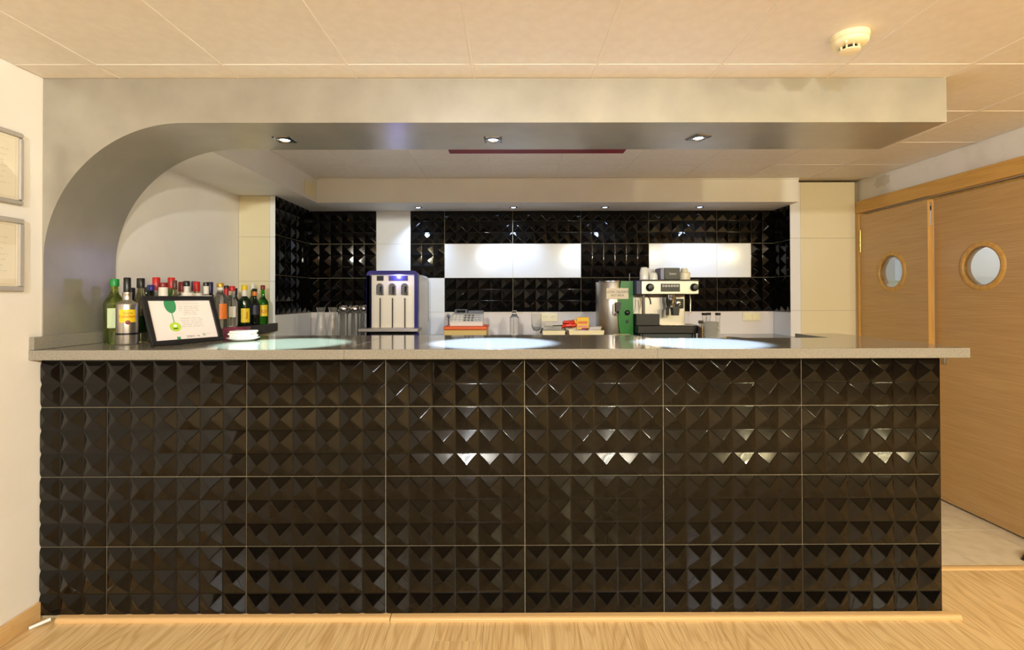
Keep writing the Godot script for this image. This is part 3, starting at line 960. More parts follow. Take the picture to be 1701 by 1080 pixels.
func printed(im: Image) -> StandardMaterial3D:
	var m := mat(Color.WHITE, 0.5)
	m.albedo_texture = ImageTexture.create_from_image(im)
	return m

# a line of unreadable small print
func small_print(im: Image, x: int, y: int, w: int, h: int, c: Color, r: RandomNumberGenerator) -> void:
	var at := x
	while at < x + w:
		var letters := r.randi_range(3, 9)
		for k in letters:
			if at >= x + w: break
			im.fill_rect(Rect2i(at, y + (r.randi() % 2), maxi(1, h / 3), h - (r.randi() % 2)), c)
			if r.randf() < 0.6:
				im.fill_rect(Rect2i(at, y + (h / 2 if r.randf() < 0.5 else 0), maxi(2, h * 2 / 3), maxi(1, h / 4)), c)
			at += h
		at += h

func disc(im: Image, cx: float, cy: float, rx: float, ry: float, c: Color) -> void:
	for y in range(maxi(0, int(cy - ry)), mini(im.get_height(), int(cy + ry) + 1)):
		for x in range(maxi(0, int(cx - rx)), mini(im.get_width(), int(cx + rx) + 1)):
			if pow((x - cx) / rx, 2) + pow((y - cy) / ry, 2) <= 1.0:
				im.set_pixel(x, y, c)

func certificate(k: int) -> StandardMaterial3D:
	var r := RandomNumberGenerator.new()
	r.seed = 40 + k
	var im := Image.create(464, 518, false, Image.FORMAT_RGB8)
	im.fill(c8(240, 230, 206))
	for e in [[18, 18, 428, 2], [18, 498, 428, 2], [18, 18, 2, 482], [444, 18, 2, 482]]:
		im.fill_rect(Rect2i(e[0], e[1], e[2], e[3]), c8(204, 166, 140))
	for j in 7:
		small_print(im, 70, 120 + 45 * j, 320 - 20 * (j % 3), 8, c8(170, 156, 132), r)
	return printed(im)

func notice_print() -> StandardMaterial3D:
	var r := RandomNumberGenerator.new()
	r.seed = 5
	var w := 720
	var h := 496
	var im := Image.create(w, h, false, Image.FORMAT_RGB8)
	im.fill(c8(238, 226, 222))
	var green := c8(60, 142, 92)
	# spoon
	disc(im, 240, 52, 66, 106, green)
	for y in range(145, 280):
		im.fill_rect(Rect2i(236 + int((y - 145) * 0.02), y, 10, 1), green)
	# round lime badge with a white bowl
	disc(im, 246, 330, 62, 56, c8(168, 204, 44))
	disc(im, 246, 330, 56, 50, c8(182, 214, 58))
	disc(im, 246, 318, 20, 18, c8(236, 240, 226))
	im.fill_rect(Rect2i(222, 344, 50, 14), c8(60, 70, 30))
	# text block
	var ink := c8(168, 154, 146)
	small_print(im, 306, 16, 260, 8, ink, r)
	im.fill_rect(Rect2i(306, 40, 264, 3), c8(188, 172, 168))
	for j in 5:
		var ww: int = [236, 240, 232, 150, 150][j]
		small_print(im, 448 - ww / 2, 68 + 26 * j, ww, 13, ink, r)
	for j in 5:
		var ww: int = [250, 252, 224, 226, 254][j]
		small_print(im, 448 - ww / 2, 222 + 26 * j, ww, 13, ink, r)
	# marks along the foot
	small_print(im, 190, 415, 130, 6, c8(206, 178, 170), r)
	im.fill_rect(Rect2i(236, 456, 40, 40), green)
	for x in [350, 374]:
		im.fill_rect(Rect2i(x, 446, 18, 26), c8(120, 116, 110))
		im.fill_rect(Rect2i(x + 4, 450, 10, 18), c8(238, 226, 222))
	small_print(im, 398, 448, 96, 18, c8(56, 62, 72), r)
	disc(im, 556, 444, 16, 16, c8(70, 130, 70))
	disc(im, 558, 442, 10, 10, c8(238, 226, 222))
	small_print(im, 580, 434, 70, 7, c8(130, 160, 110), r)
	return printed(im)

# ---------------------------------------------------------------- bottles
func bottle_profile(r: float, h: float, shoulder: float, neck_r: float, neck: float) -> Array:
	var p := [Vector2(0, 0.006), Vector2(r * 0.7, 0.004), Vector2(r * 0.86, 0.0), Vector2(r * 0.97, 0.003), Vector2(r, 0.009)]
	var s0 := shoulder
	p.append(Vector2(r, s0))
	for k in range(1, 9):
		var a := float(k) / 8.0
		var e := a * a * (3.0 - 2.0 * a)
		p.append(Vector2(lerpf(r, neck_r, e), lerpf(s0, neck, a)))
	p.append(Vector2(neck_r, h - 0.008))
	p.append(Vector2(neck_r + 0.001, h - 0.004))
	p.append(Vector2(neck_r, h))
	p.append(Vector2(0, h))
	return p

func bent_text(s: String, size: float, radius: float, yaw: float) -> ArrayMesh:
	var tm := TextMesh.new()
	tm.text = s
	tm.font = font
	tm.font_size = 32
	tm.pixel_size = size / 32.0
	tm.depth = 0.0005
	var ar := tm.get_mesh_arrays()
	var mb := MB.new()
	var vs: PackedVector3Array = ar[Mesh.ARRAY_VERTEX]
	var ns: PackedVector3Array = ar[Mesh.ARRAY_NORMAL]
	var ix = ar[Mesh.ARRAY_INDEX]
	var order := []
	if ix == null or ix.size() == 0:
		order = range(vs.size())
	else:
		order = Array(ix)
	for k in order.size() / 3:
		var p := []
		var q := []
		for i in 3:
			var v: Vector3 = vs[order[3 * k + i]]
			var nn: Vector3 = ns[order[3 * k + i]]
			if radius > 0.0:
				var a := v.x / radius + yaw
				var d := Vector3(sin(a), 0, cos(a))
				p.append(d * (radius + v.z) + Vector3.UP * v.y)
				q.append(Basis(Vector3.UP, a) * nn)
			else:
				p.append(v)
				q.append(nn)
		mb.tri(p[0], p[1], p[2], q[0], q[1], q[2])
	return mb.mesh()

# d: r, h, shoulder, neck_r, neck, glass, cap, cap_h, label [y0, y1, arc, material, yaw], liquid
func bottle(at: Vector3, d: Dictionary, label: String) -> Node3D:
	var t := thing("bottle", label, "bottle", at, 0.0, "liquor bottles at the end of the bar")
	var r: float = d.r
	var h: float = d.h
	var hb: float = d.get("body_h", h - 0.012)
	var nr: float = d.get("neck_r", 0.0135)
	part(t, "body", MB.new().lathe(bottle_profile(r, hb, d.get("shoulder", h * 0.58), nr, d.get("neck", h * 0.78)), 28).mesh(), d.glass)
	var ch: float = d.get("cap_h", 0.045)
	var cr: float = d.get("cap_r", nr + 0.0025)
	part(t, "cap", MB.new().lathe([Vector2(cr * 0.98, h - ch), Vector2(cr, h - ch + 0.002), Vector2(cr, h - 0.003), Vector2(cr - 0.002, h), Vector2(0, h)], 20).mesh(), d.cap)
	if d.has("collar"):
		part(t, "neck_label", MB.new().lathe([Vector2(nr + 0.0009, h - ch - d.get("collar_h", 0.025)), Vector2(nr + 0.0009, h - ch)], 20).mesh(), d.collar)
	if d.has("label"):
		var l: Array = d.label
		part(t, "label", MB.new().lathe([Vector2(r + 0.0006, l[0]), Vector2(r + 0.0006, l[1])], 20, Vector3.ZERO, l[2], l[4] - l[2] / 2).mesh(), l[3])
	if d.has("text"):
		for x in d.text:
			part(t, "lettering", bent_text(x[0], x[1], r + 0.001, x[3]), x[4], Vector3(0, x[2], 0))
	return t

func make_bottles() -> void:
	var green := glass(c8(60, 170, 48))
	var olive := glass(c8(196, 220, 100))
	var dark := mat(c8(14, 18, 12), 0.06)
	var dark_green := mat(c8(12, 34, 14), 0.06)
	var clear := glass(c8(252, 253, 251))
	var tinted := glass(c8(226, 226, 180))
	var red := mat(c8(196, 34, 30), 0.35)
	var dkred := mat(c8(128, 22, 24), 0.35)
	var white := mat(c8(236, 228, 214), 0.5)
	var navy := mat(c8(34, 34, 68), 0.35)
	var blue := mat(c8(40, 48, 130), 0.35)
	var black := mat(c8(24, 23, 26), 0.3)
	var gold := mat(c8(214, 164, 58), 0.3, 0.4)
	var yellow := mat(c8(240, 206, 34), 0.4)
	var orange := mat(c8(232, 120, 30), 0.4)
	var brown := mat(c8(84, 48, 26), 0.4)
	var greencap := mat(c8(24, 140, 62), 0.35)
	var face := 0.6   # labels are turned towards the room
	var C := 1.1572
	var S := 1.1902
	# on the counter
	bottle(Vector3(-1.929, C, -2.411), {"r": 0.043, "h": 0.312, "shoulder": 0.19, "neck": 0.255, "neck_r": 0.0145, "glass": olive, "cap": greencap, "cap_h": 0.036, "cap_r": 0.0185, "label": [0.075, 0.17, 1.5, mat(c8(206, 222, 176), 0.5), 0.75]}, "wide green bottle with green cap and pale round label by the arch")
	var sil := bottle(Vector3(-1.817, C, -2.346), {"r": 0.0435, "h": 0.316, "shoulder": 0.188, "neck": 0.212, "neck_r": 0.0185, "body_h": 0.246, "glass": mat(c8(196, 190, 180), 0.28, 0.9), "cap": black, "cap_h": 0.072, "cap_r": 0.0145,
		"label": [0.105, 0.165, 1.55, yellow, 0.72],
		"text": [["Ponche", 0.011, 0.148, 0.72, dkred], ["Caballero", 0.0165, 0.132, 0.72, red]]}, "silver aluminium bottle with yellow label standing in front")
	part(sil, "band", MB.new().lathe([Vector2(0.0441, 0.046), Vector2(0.0441, 0.055)], 28).mesh(), black)
	part(sil, "seal", MB.new().lathe([Vector2(0, 0.002), Vector2(0.009, 0.0015), Vector2(0.01, 0)], 16).turn(Basis(Vector3.UP, 0.72) * Basis(Vector3.RIGHT, PI / 2)).mesh(), dkred, Vector3(sin(0.72), 0, cos(0.72)) * 0.0438 + Vector3(0, 0.105, 0))
	bottle(Vector3(-1.85, C, -2.476), {"r": 0.037, "h": 0.318, "shoulder": 0.15, "neck": 0.27, "glass": tinted, "cap": black, "cap_h": 0.05, "cap_r": 0.017, "label": [0.05, 0.13, 1.6, dark_green, 0.7]}, "pale yellow tapering bottle with black cap behind the silver bottle")
	bottle(Vector3(-1.965, C, -2.565), {"r": 0.036, "h": 0.272, "glass": dark, "cap": black}, "short dark bottle with black cap hidden behind the silver bottle")
	bottle(Vector3(-1.985, C, -2.70), {"r": 0.036, "h": 0.278, "glass": dark_green, "cap": dark_green, "cap_h": 0.06, "cap_r": 0.018}, "dark green bottle with dark green foil against the wall")
	bottle(Vector3(-1.872, C, -2.575), {"r": 0.035, "h": 0.287, "glass": dark, "cap": blue, "cap_h": 0.03}, "dark bottle with a bright blue cap")
	bottle(Vector3(-1.912, C, -2.67), {"r": 0.036, "h": 0.33, "glass": clear, "cap": red, "cap_h": 0.07, "cap_r": 0.018}, "tall clear bottle with long bright red foil beside the blue capped bottle")
	bottle(Vector3(-1.797, C, -2.56), {"r": 0.036, "h": 0.298, "glass": tinted, "cap": dkred, "cap_h": 0.024, "cap_r": 0.022, "collar": white, "collar_h": 0.05, "neck_r": 0.02}, "pale bottle with wide dark red cap and white neck behind the notice")
	bottle(Vector3(-1.93, C, -2.815), {"r": 0.038, "h": 0.335, "glass": green, "cap": red, "cap_h": 0.062, "cap_r": 0.018, "shoulder": 0.2, "neck": 0.275}, "bright green bottle with long red foil above the notice")
	bottle(Vector3(-1.832, C, -2.70), {"r": 0.035, "h": 0.315, "glass": tinted, "cap": brown, "cap_h": 0.05, "cap_r": 0.011, "neck_r": 0.01}, "pale bottle with thin brown stopper above the notice")
	bottle(Vector3(-1.84, C, -2.81), {"r": 0.036, "h": 0.315, "glass": clear, "cap": black, "cap_h": 0.03, "collar": white, "collar_h": 0.045, "label": [0.05, 0.25, 1.6, white, face]}, "clear bottle with black cap over a white neck band")
	# on the dark shelf
	bottle(Vector3(-1.975, S, -2.97), {"r": 0.035, "h": 0.283, "glass": tinted, "cap": dkred, "cap_h": 0.06, "cap_r": 0.017, "label": [0.04, 0.2, 1.8, white, face]}, "pale bottle with brick red ribbed cap on the shelf by the wall")
	bottle(Vector3(-1.985, S, -3.105), {"r": 0.035, "h": 0.29, "glass": clear, "cap": navy, "cap_h": 0.06, "label": [0.04, 0.22, 1.8, white, face]}, "clear bottle with navy blue foil behind the red capped one")
	bottle(Vector3(-1.882, S, -2.965), {"r": 0.036, "h": 0.283, "glass": tinted, "cap": red, "cap_h": 0.058, "cap_r": 0.0185, "label": [0.04, 0.215, 1.8, white, face]}, "bottle with shiny red capsule and white label on the shelf")
	bottle(Vector3(-1.80, S, -2.925), {"r": 0.035, "h": 0.278, "glass": clear, "cap": black, "cap_h": 0.022, "collar": white, "collar_h": 0.05, "label": [0.04, 0.2, 1.8, white, face]}, "clear bottle with black cap and white paper neck at the shelf front")
	bottle(Vector3(-1.925, S, -3.17), {"r": 0.036, "h": 0.287, "glass": dark, "cap": navy, "cap_h": 0.07, "cap_r": 0.0175}, "dark bottle with tall navy foil on the shelf")
	bottle(Vector3(-1.81, S, -3.085), {"r": 0.043, "h": 0.278, "shoulder": 0.18, "neck": 0.225, "glass": clear, "cap": gold, "cap_h": 0.026, "cap_r": 0.0205, "neck_r": 0.017, "collar": white, "collar_h": 0.018, "label": [0.055, 0.15, 1.1, orange, 0.95], "text": []}, "broad clear bottle with gold cap and orange rimmed label")
	bottle(Vector3(-1.94, S, -3.375), {"r": 0.035, "h": 0.27, "glass": clear, "cap": black, "cap_h": 0.02, "collar": red, "collar_h": 0.05}, "clear bottle with black cap and red neck band")
	bottle(Vector3(-1.822, S, -3.235), {"r": 0.034, "h": 0.263, "glass": clear, "cap": red, "cap_h": 0.032, "cap_r": 0.019, "neck_r": 0.016, "label": [0.06, 0.13, 1.2, white, 0.6]}, "clear bottle with red cap and narrow white label")
	bottle(Vector3(-1.972, S, -3.54), {"r": 0.035, "h": 0.255, "glass": dark, "cap": black}, "dark bottle with black cap in the shelf corner")
	var jb := yellow
	bottle(Vector3(-1.80, S, -3.345), {"r": 0.038, "h": 0.273, "shoulder": 0.165, "neck": 0.2, "glass": dark_green, "cap": yellow, "cap_h": 0.036, "cap_r": 0.0185, "neck_r": 0.016, "label": [0.02, 0.115, 1.5, jb, 0.7], "collar": white, "collar_h": 0.04, "text": [["J", 0.05, 0.07, 0.9, red]]}, "dark bottle with yellow cap, white neck tag and yellow label")
	bottle(Vector3(-1.878, S, -3.605), {"r": 0.035, "h": 0.288, "glass": green, "cap": white, "cap_h": 0.045, "cap_r": 0.0145, "neck": 0.2}, "slim green bottle with white cap behind the yellow capped bottle")
	bottle(Vector3(-1.785, S, -3.448), {"r": 0.036, "h": 0.25, "shoulder": 0.13, "neck": 0.185, "glass": dark, "cap": dark_green, "cap_h": 0.02, "cap_r": 0.0165, "collar": orange, "collar_h": 0.03, "label": [0.07, 0.135, 1.7, mat(c8(40, 40, 54), 0.5), 0.6]}, "brown black bottle with orange neck band and charcoal label")
	bottle(Vector3(-1.772, S, -3.537), {"r": 0.037, "h": 0.276, "shoulder": 0.15, "neck": 0.2, "glass": green, "cap": dkred, "cap_h": 0.03, "cap_r": 0.015, "label": [0.055, 0.135, 1.7, jb, 0.55], "text": [["J&B", 0.034, 0.088, 0.55, red]]}, "bright green bottle with yellow label and dark red cap at the shelf end")

# ---------------------------------------------------------------- things on the back counter
func make_back_items() -> void:
	var W := 1.0505
	# juice dispenser
	var d := thing("drinks_dispenser", "blue framed steel drinks dispenser with three taps and glowing top light", "dispenser", Vector3(-0.886, W, -3.75))
	var hw := 0.193
	var hh := 0.527
	var rr := 0.035
	var outer := PackedVector2Array()
	var inner := PackedVector2Array()
	for q in [[1, 1], [-1, 1], [-1, 0], [1, 0]]:
		if q[1] == 1:
			for k in 7:
				var a: float = PI / 2 * k / 6.0 + (0.0 if q[0] > 0 else PI / 2)
				outer.append(Vector2(q[0] * (hw - rr) + rr * cos(a), hh - rr + rr * sin(a)))
				inner.append(Vector2(q[0] * (hw - rr) + (rr - 0.028) * cos(a), hh - rr + (rr - 0.028) * sin(a)))
		else:
			outer.append(Vector2(q[0] * hw, 0.0))
			inner.append(Vector2(q[0] * (hw - 0.028), 0.0))
	# blue surround: outline ring
	var ringm := MB.new()
	var cnt := outer.size()
	for i in cnt - 1:
		if i == 14: continue
		var a := outer[i]; var b2 := outer[i + 1]; var c := inner[i + 1]; var e := inner[i]
		if i + 1 >= cnt: continue
		if a.y < 0.001 and b2.y < 0.001: continue
		for zz in [[0.05, 1.0], [0.0, -1.0]]:
			ringm.flat(Vector3(a.x, a.y, zz[0]), Vector3(b2.x, b2.y, zz[0]), Vector3(c.x, c.y, zz[0]), Vector3(e.x, e.y, zz[0]), Vector3(0, 0, zz[1]))
		var no := Vector3((b2 - a).y, -(b2 - a).x, 0).normalized()
		if no.dot(Vector3(a.x, a.y - 0.25, 0)) < 0: no = -no
		ringm.flat(Vector3(a.x, a.y, 0), Vector3(b2.x, b2.y, 0), Vector3(b2.x, b2.y, 0.05), Vector3(a.x, a.y, 0.05), no)
		ringm.flat(Vector3(e.x, e.y, 0), Vector3(c.x, c.y, 0), Vector3(c.x, c.y, 0.05), Vector3(e.x, e.y, 0.05), -no)
	ringm.cbox(Vector3(0.028, hh - rr, 0.05), 0.001, Vector3(-hw + 0.014, (hh - rr) / 2, 0.025))
	ringm.cbox(Vector3(0.028, hh - rr, 0.05), 0.001, Vector3(hw - 0.014, (hh - rr) / 2, 0.025))
	part(d, "surround", ringm.mesh(), M.blue)
	part(d, "front_plate", MB.new().prism(outer_plate(hw - 0.012, hh - 0.012, rr - 0.012), 0.0, 0.012).mesh(), mat(c8(228, 218, 200), 0.42, 0.55))
	part(d, "casing", MB.new().prism(outer_plate(hw - 0.004, hh - 0.02, rr), -0.46, 0.0).mesh(), M.white_plastic)
	part(d, "vent_strip", span(hw - 0.006, hw - 0.002, 0.12, hh - 0.07, -0.44, -0.43, 0.001), M.grey_plastic)
	part(d, "drip_tray", span(-hw - 0.03, hw + 0.02, 0.075, 0.1, 0.0, 0.16, 0.004), M.brushed)
	part(d, "base", span(-hw, hw, 0.0, 0.06, 0.012, 0.045, 0.003), M.blue)
	part(d, "kick_plate", span(-hw + 0.03, hw - 0.025, 0.0, 0.07, 0.045, 0.05, 0.001), M.black)
	part(d, "badge", span(-0.125, -0.073, hh - 0.075, hh - 0.037, 0.012, 0.018, 0.002), M.black)
	part(d, "badge", span(-0.035, 0.11, hh - 0.075, hh - 0.037, 0.012, 0.018, 0.002), mat(c8(52, 50, 96), 0.4))
	for k in 3:
		var x: float = -0.096 + 0.093 * k
		var tap := part(d, "tap", MB.new().prism(tap_outline(), -0.0, 0.03).mesh(), mat(c8(116, 114, 114), 0.3, 0.8), Vector3(x, hh - 0.175, 0.012))
		part(tap, "lever", MB.new().tube([Vector3(0.01, 0.055, 0.03), Vector3(0.01, 0.02, 0.045), Vector3(0.012, -0.005, 0.045)], 0.007, 10).mesh(), M.black)
		part(d, "spout_rod", MB.new().tube([Vector3(x, hh - 0.205, 0.03), Vector3(x, 0.1, 0.03)], 0.0042, 8).mesh(), M.black)
	var led := part(d, "top_light", box(0.016, 0.01, 0.004, 0.001), glow(Color(0.55, 0.55, 1.0), 30.0), Vector3(0.04, hh - 0.045, 0.021))
	led.set_meta("label", "violet blue indicator light")
	var l := OmniLight3D.new()
	l.name = "indicator_light"
	l.light_color = Color(0.55, 0.55, 1.0)
	l.light_energy = 0.025
	l.light_size = 0.012
	l.omni_range = 8.0
	l.omni_attenuation = 2.0
	l.shadow_enabled = true
	d.add_child(l)
	l.position = Vector3(0.04, hh - 0.045, 0.04)
	# glass carafes
	for k in 2:
		var t := thing("carafe", "clear glass carafe with waisted neck left of the dispenser", "carafe", Vector3([-1.43, -1.34][k], W, -3.73), 0.0, "glass carafes")
		part(t, "body", MB.new().lathe([Vector2(0, 0.004), Vector2(0.038, 0.0), Vector2(0.042, 0.006), Vector2(0.042, 0.06), Vector2(0.037, 0.12), Vector2(0.025, 0.185), Vector2(0.024, 0.215), Vector2(0.034, 0.252), Vector2(0.0325, 0.252), Vector2(0.0225, 0.215), Vector2(0.0235, 0.185), Vector2(0.0355, 0.12), Vector2(0.0405, 0.06), Vector2(0.04, 0.012), Vector2(0, 0.012)], 28).mesh(), M.clear)
	for p in [[-1.262, -3.74], [-1.232, -3.83], [-1.175, -3.74], [-1.165, -3.86], [-1.125, -3.80], [-1.31, -3.84]]:
		var t := thing("glass_jar", "tall glass sugar shaker with chrome lid in the cluster beside the dispenser", "jar", Vector3(p[0], W, p[1]), 0.0, "glass shakers with chrome lids")
		part(t, "jar", MB.new().lathe([Vector2(0, 0.003), Vector2(0.026, 0.0), Vector2(0.029, 0.006), Vector2(0.029, 0.22), Vector2(0.0265, 0.222), Vector2(0.0265, 0.01), Vector2(0, 0.01)], 24).mesh(), M.clear)
		part(t, "lid", MB.new().lathe([Vector2(0.0295, 0.221), Vector2(0.031, 0.225), Vector2(0.031, 0.25), Vector2(0.025, 0.262), Vector2(0.012, 0.27), Vector2(0, 0.271)], 24).mesh(), M.chrome)
	# cash box with the till on it
	var cb := thing("cash_box", "tan cash drawer with orange lid under the till", "cash drawer", Vector3(-0.333, W, -3.78))
	part(cb, "drawer", box(0.315, 0.085, 0.3, 0.004), M.tan_box, Vector3(0, 0.0425, 0))
	part(cb, "lid", box(0.322, 0.026, 0.306, 0.006), M.orange, Vector3(0, 0.099, 0))
	part(cb, "lock", MB.new().lathe([Vector2(0.008, 0), Vector2(0.007, 0.004), Vector2(0, 0.004)], 14).turn(Basis(Vector3.RIGHT, PI / 2)).mesh(), M.steel, Vector3(0, 0.04, 0.15))
	var r := thing("cash_register", "small white electronic till with keypad on the orange drawer", "cash register", Vector3(-0.33, W + 0.1125, -3.8))
	var side := PackedVector2Array([Vector2(-0.11, 0), Vector2(0.11, 0), Vector2(0.115, 0.03), Vector2(-0.02, 0.085), Vector2(-0.11, 0.092)])
	part(r, "casing", MB.new().prism(side, -0.122, 0.122).turn(Basis(Vector3.UP, -PI / 2)).mesh(), M.white_plastic)
	var slope := atan2(0.055, 0.135)
	var kb := Basis(Vector3.RIGHT, PI / 2 - (PI / 2 - slope))
	for i in 8:
		for j in 3:
			part(r, "key", box(0.0165, 0.006, 0.021, 0.0015), M.grey_plastic if i in [3, 4, 5] else M.white_plastic if i < 3 else mat(c8(176, 180, 214), 0.4), Vector3(-0.098 + 0.028 * i, 0.041 + 0.0165 * j, 0.093 - 0.0405 * j), Vector3(slope, 0, 0))
	part(r, "display", MB.new().cbox(Vector3(0.1, 0.036, 0.05), 0.006).mesh(), M.grey_plastic, Vector3(-0.055, 0.102, -0.065))
	part(r, "screen", box(0.07, 0.018, 0.002, 0.0005), M.black_gloss, Vector3(-0.055, 0.104, -0.0395))
	part(r, "printer_cover", box(0.12, 0.026, 0.07, 0.006), M.grey_plastic, Vector3(0.06, 0.098, -0.065))
	# clear bottle, goblet
	solo("clear_bottle", MB.new().lathe(bottle_profile(0.036, 0.22, 0.16, 0.018, 0.195), 28).mesh(), M.clear, "empty clear bottle standing alone against the rear tiles", "bottle", Vector3(0.03, W, -3.9))
	var gb := thing("goblet", "clear stemmed glass goblet beside the paper baskets", "goblet", Vector3(0.196, W, -3.74))
	part(gb, "bowl", MB.new().lathe([Vector2(0.006, 0.07), Vector2(0.022, 0.075), Vector2(0.037, 0.1), Vector2(0.039, 0.2), Vector2(0.0375, 0.2), Vector2(0.0355, 0.1), Vector2(0.018, 0.08), Vector2(0, 0.078)], 28).mesh(), M.clear)
	part(gb, "stem", MB.new().lathe([Vector2(0, 0.0), Vector2(0.034, 0.0), Vector2(0.034, 0.003), Vector2(0.007, 0.012), Vector2(0.005, 0.05), Vector2(0.007, 0.07), Vector2(0, 0.075)], 24).mesh(), M.clear)
	# baskets of papers and sachets
	for k in 2:
		var w: float = [0.17, 0.262][k]
		var t := thing("basket", ["small cream basket holding white papers beside the goblet", "long cream tray holding sachets in front of the milk urn"][k], "basket", Vector3([0.32, 0.562][k], W, -3.71))
		var ol := PackedVector2Array([Vector2(-w / 2 + 0.012, 0), Vector2(w / 2 - 0.012, 0), Vector2(w / 2, 0.078), Vector2(-w / 2, 0.078)])
		part(t, "side", MB.new().prism(ol, 0.06, 0.064).mesh(), M.plastic_old)
		part(t, "side", MB.new().prism(ol, -0.064, -0.06).mesh(), M.plastic_old)
		part(t, "floor", span(-w / 2 + 0.012, w / 2 - 0.012, 0.0, 0.004, -0.06, 0.06, 0.0), M.plastic_old)
		for s in [-1, 1]:
			part(t, "end", box(0.004, 0.08, 0.12, 0.001), M.plastic_old, Vector3(s * (w / 2 - 0.0075), 0.039, 0), Vector3(0, 0, -s * 0.15))
		if k == 0:
			for s in [-1, 1]:
				part(t, "clip", box(0.014, 0.045, 0.02, 0.004), M.black, Vector3(s * (w / 2 + 0.004), 0.075, 0.02), Vector3(0, 0, s * 0.3))
	var r2 := RandomNumberGenerator.new()
	r2.seed = 3
	for k in 6:
		solo("paper_sheet", box(0.125, 0.004, 0.09, 0.0005), M.paper, "crumpled white paper slip heaped in the small cream basket", "paper", Vector3(0.32, W + 0.05 + 0.0135 * k, -3.71), Vector3(r2.randf_range(-0.05, 0.05), r2.randf_range(-0.12, 0.12), r2.randf_range(-0.03, 0.03)), "papers in the small basket")
	for k in 4:
		solo("sugar_sachet", box(0.09, 0.005, 0.055, 0.001), M.paper, "white sugar sachet lying in the long cream tray", "sachet", Vector3(0.625 + 0.004 * k, W + 0.075 + 0.008 * k, -3.71), Vector3(r2.randf_range(-0.1, 0.1), r2.randf_range(-0.2, 0.2), r2.randf_range(-0.1, 0.1)), "white sachets in the long tray")
	for k in 3:
		solo("tea_sachet", box(0.05, 0.005, 0.055, 0.001), mat([c8(176, 214, 190), c8(160, 60, 120), c8(200, 190, 210)][k], 0.5), ["pale green sachet in the long cream tray", "purple sachet in the long cream tray", "lilac sachet in the long cream tray"][k], "sachet", Vector3([0.5, 0.56, 0.535][k], W + [0.07, 0.086, 0.079][k], -3.71), Vector3(0.1, r2.randf_range(-0.4, 0.4), 0))
	for k in 5:
		solo("red_packet", box(0.058, 0.024, 0.044, 0.008), mat(c8(222, 52, 26), 0.35), "shiny red snack packet piled between the two baskets", "packet", Vector3([0.405, 0.44, 0.475, 0.425, 0.462][k], W + [0.106, 0.11, 0.108, 0.132, 0.134][k], -3.74 - 0.006 * k), Vector3(r2.randf_range(-0.3, 0.3), r2.randf_range(-0.6, 0.6), r2.randf_range(-0.25, 0.25)), "red packets between the baskets")
	solo("packet_carton", box(0.13, 0.09, 0.07, 0.003), mat(c8(206, 196, 176), 0.6), "low beige carton under the red packets", "carton", Vector3(0.44, W + 0.0455, -3.83), Vector3.ZERO)
	solo("green_pen", MB.new().tube([Vector3(-0.035, 0, 0), Vector3(0.035, 0.002, 0)], 0.0045, 10).mesh(), mat(c8(20, 120, 60), 0.3), "green pen lying on the papers of the small basket", "pen", Vector3(0.355, W + 0.112, -3.735))
	var yb := thing("tea_box", "yellow cardboard tea box standing behind the long tray", "box", Vector3(0.56, W, -3.83), -0.1)
	part(yb, "carton", box(0.092, 0.17, 0.06, 0.002), mat(c8(246, 198, 26), 0.45), Vector3(0, 0.085, 0))
	part(yb, "printed_panel", box(0.07, 0.018, 0.001, 0.0), mat(c8(226, 120, 60), 0.5), Vector3(0, 0.13, 0.0305))
	part(yb, "printed_panel", box(0.07, 0.014, 0.001, 0.0), mat(c8(230, 140, 150), 0.5), Vector3(0, 0.1, 0.0305))
	solo("yellow_packet", box(0.04, 0.06, 0.03, 0.006), mat(c8(244, 190, 70), 0.4), "crumpled yellow packet leaning on the tea box", "packet", Vector3(0.496, W + 0.122, -3.825), Vector3(0, 0.2, 0.25))
	# hot milk urn
	var u := thing("milk_urn", "steel hot milk urn with green side panel and paper sign", "milk urn", Vector3(0.814, W, -3.93))
	part(u, "tank", MB.new().lathe([Vector2(0, 0.0), Vector2(0.118, 0.0), Vector2(0.12, 0.004), Vector2(0.12, 0.44), Vector2(0.118, 0.444), Vector2(0, 0.444)], 48, Vector3(-0.013, 0, 0)).mesh(), M.brushed)
	part(u, "lid", MB.new().lathe([Vector2(0, 0.444), Vector2(0.125, 0.444), Vector2(0.126, 0.452), Vector2(0.1, 0.458), Vector2(0, 0.46)], 48, Vector3(-0.013, 0, 0)).mesh(), M.chrome)
	var go := PackedVector2Array()
	for k in 13:
		var y: float = 0.448 * k / 12.0
		go.append(Vector2(0.04 - 0.026 * sin(PI * k / 12.0), y))
	go.append(Vector2(0.132, 0.448))
	go.append(Vector2(0.132, 0.0))
	part(u, "side_panel", MB.new().prism(go, -0.1, 0.126).mesh(), M.green_plastic)
	part(u, "tap", MB.new().tube([Vector3(0.0, 0.205, 0.1), Vector3(0.0, 0.205, 0.16), Vector3(0, 0.185, 0.165)], 0.015, 12).mesh(), M.chrome)
	var hd := PackedVector2Array([Vector2(-0.012, 0), Vector2(0.012, 0), Vector2(0.03, 0.085), Vector2(-0.014, 0.085)])
	part(u, "tap_handle", MB.new().prism(hd, 0.135, 0.16).mesh(), mat(c8(44, 34, 28), 0.35), Vector3(0.005, 0.2, 0))
	part(u, "tap_guard", span(-0.028, -0.012, 0.19, 0.27, 0.118, 0.15, 0.004), M.steel)
	part(u, "knob", MB.new().lathe([Vector2(0.021, 0), Vector2(0.02, 0.012), Vector2(0.013, 0.018), Vector2(0, 0.019)], 24).turn(Basis(Vector3.RIGHT, PI / 2)).mesh(), M.black, Vector3(0.086, 0.205, 0.126))
	part(u, "switch", box(0.02, 0.026, 0.006, 0.002), M.black, Vector3(0.086, 0.135, 0.128))
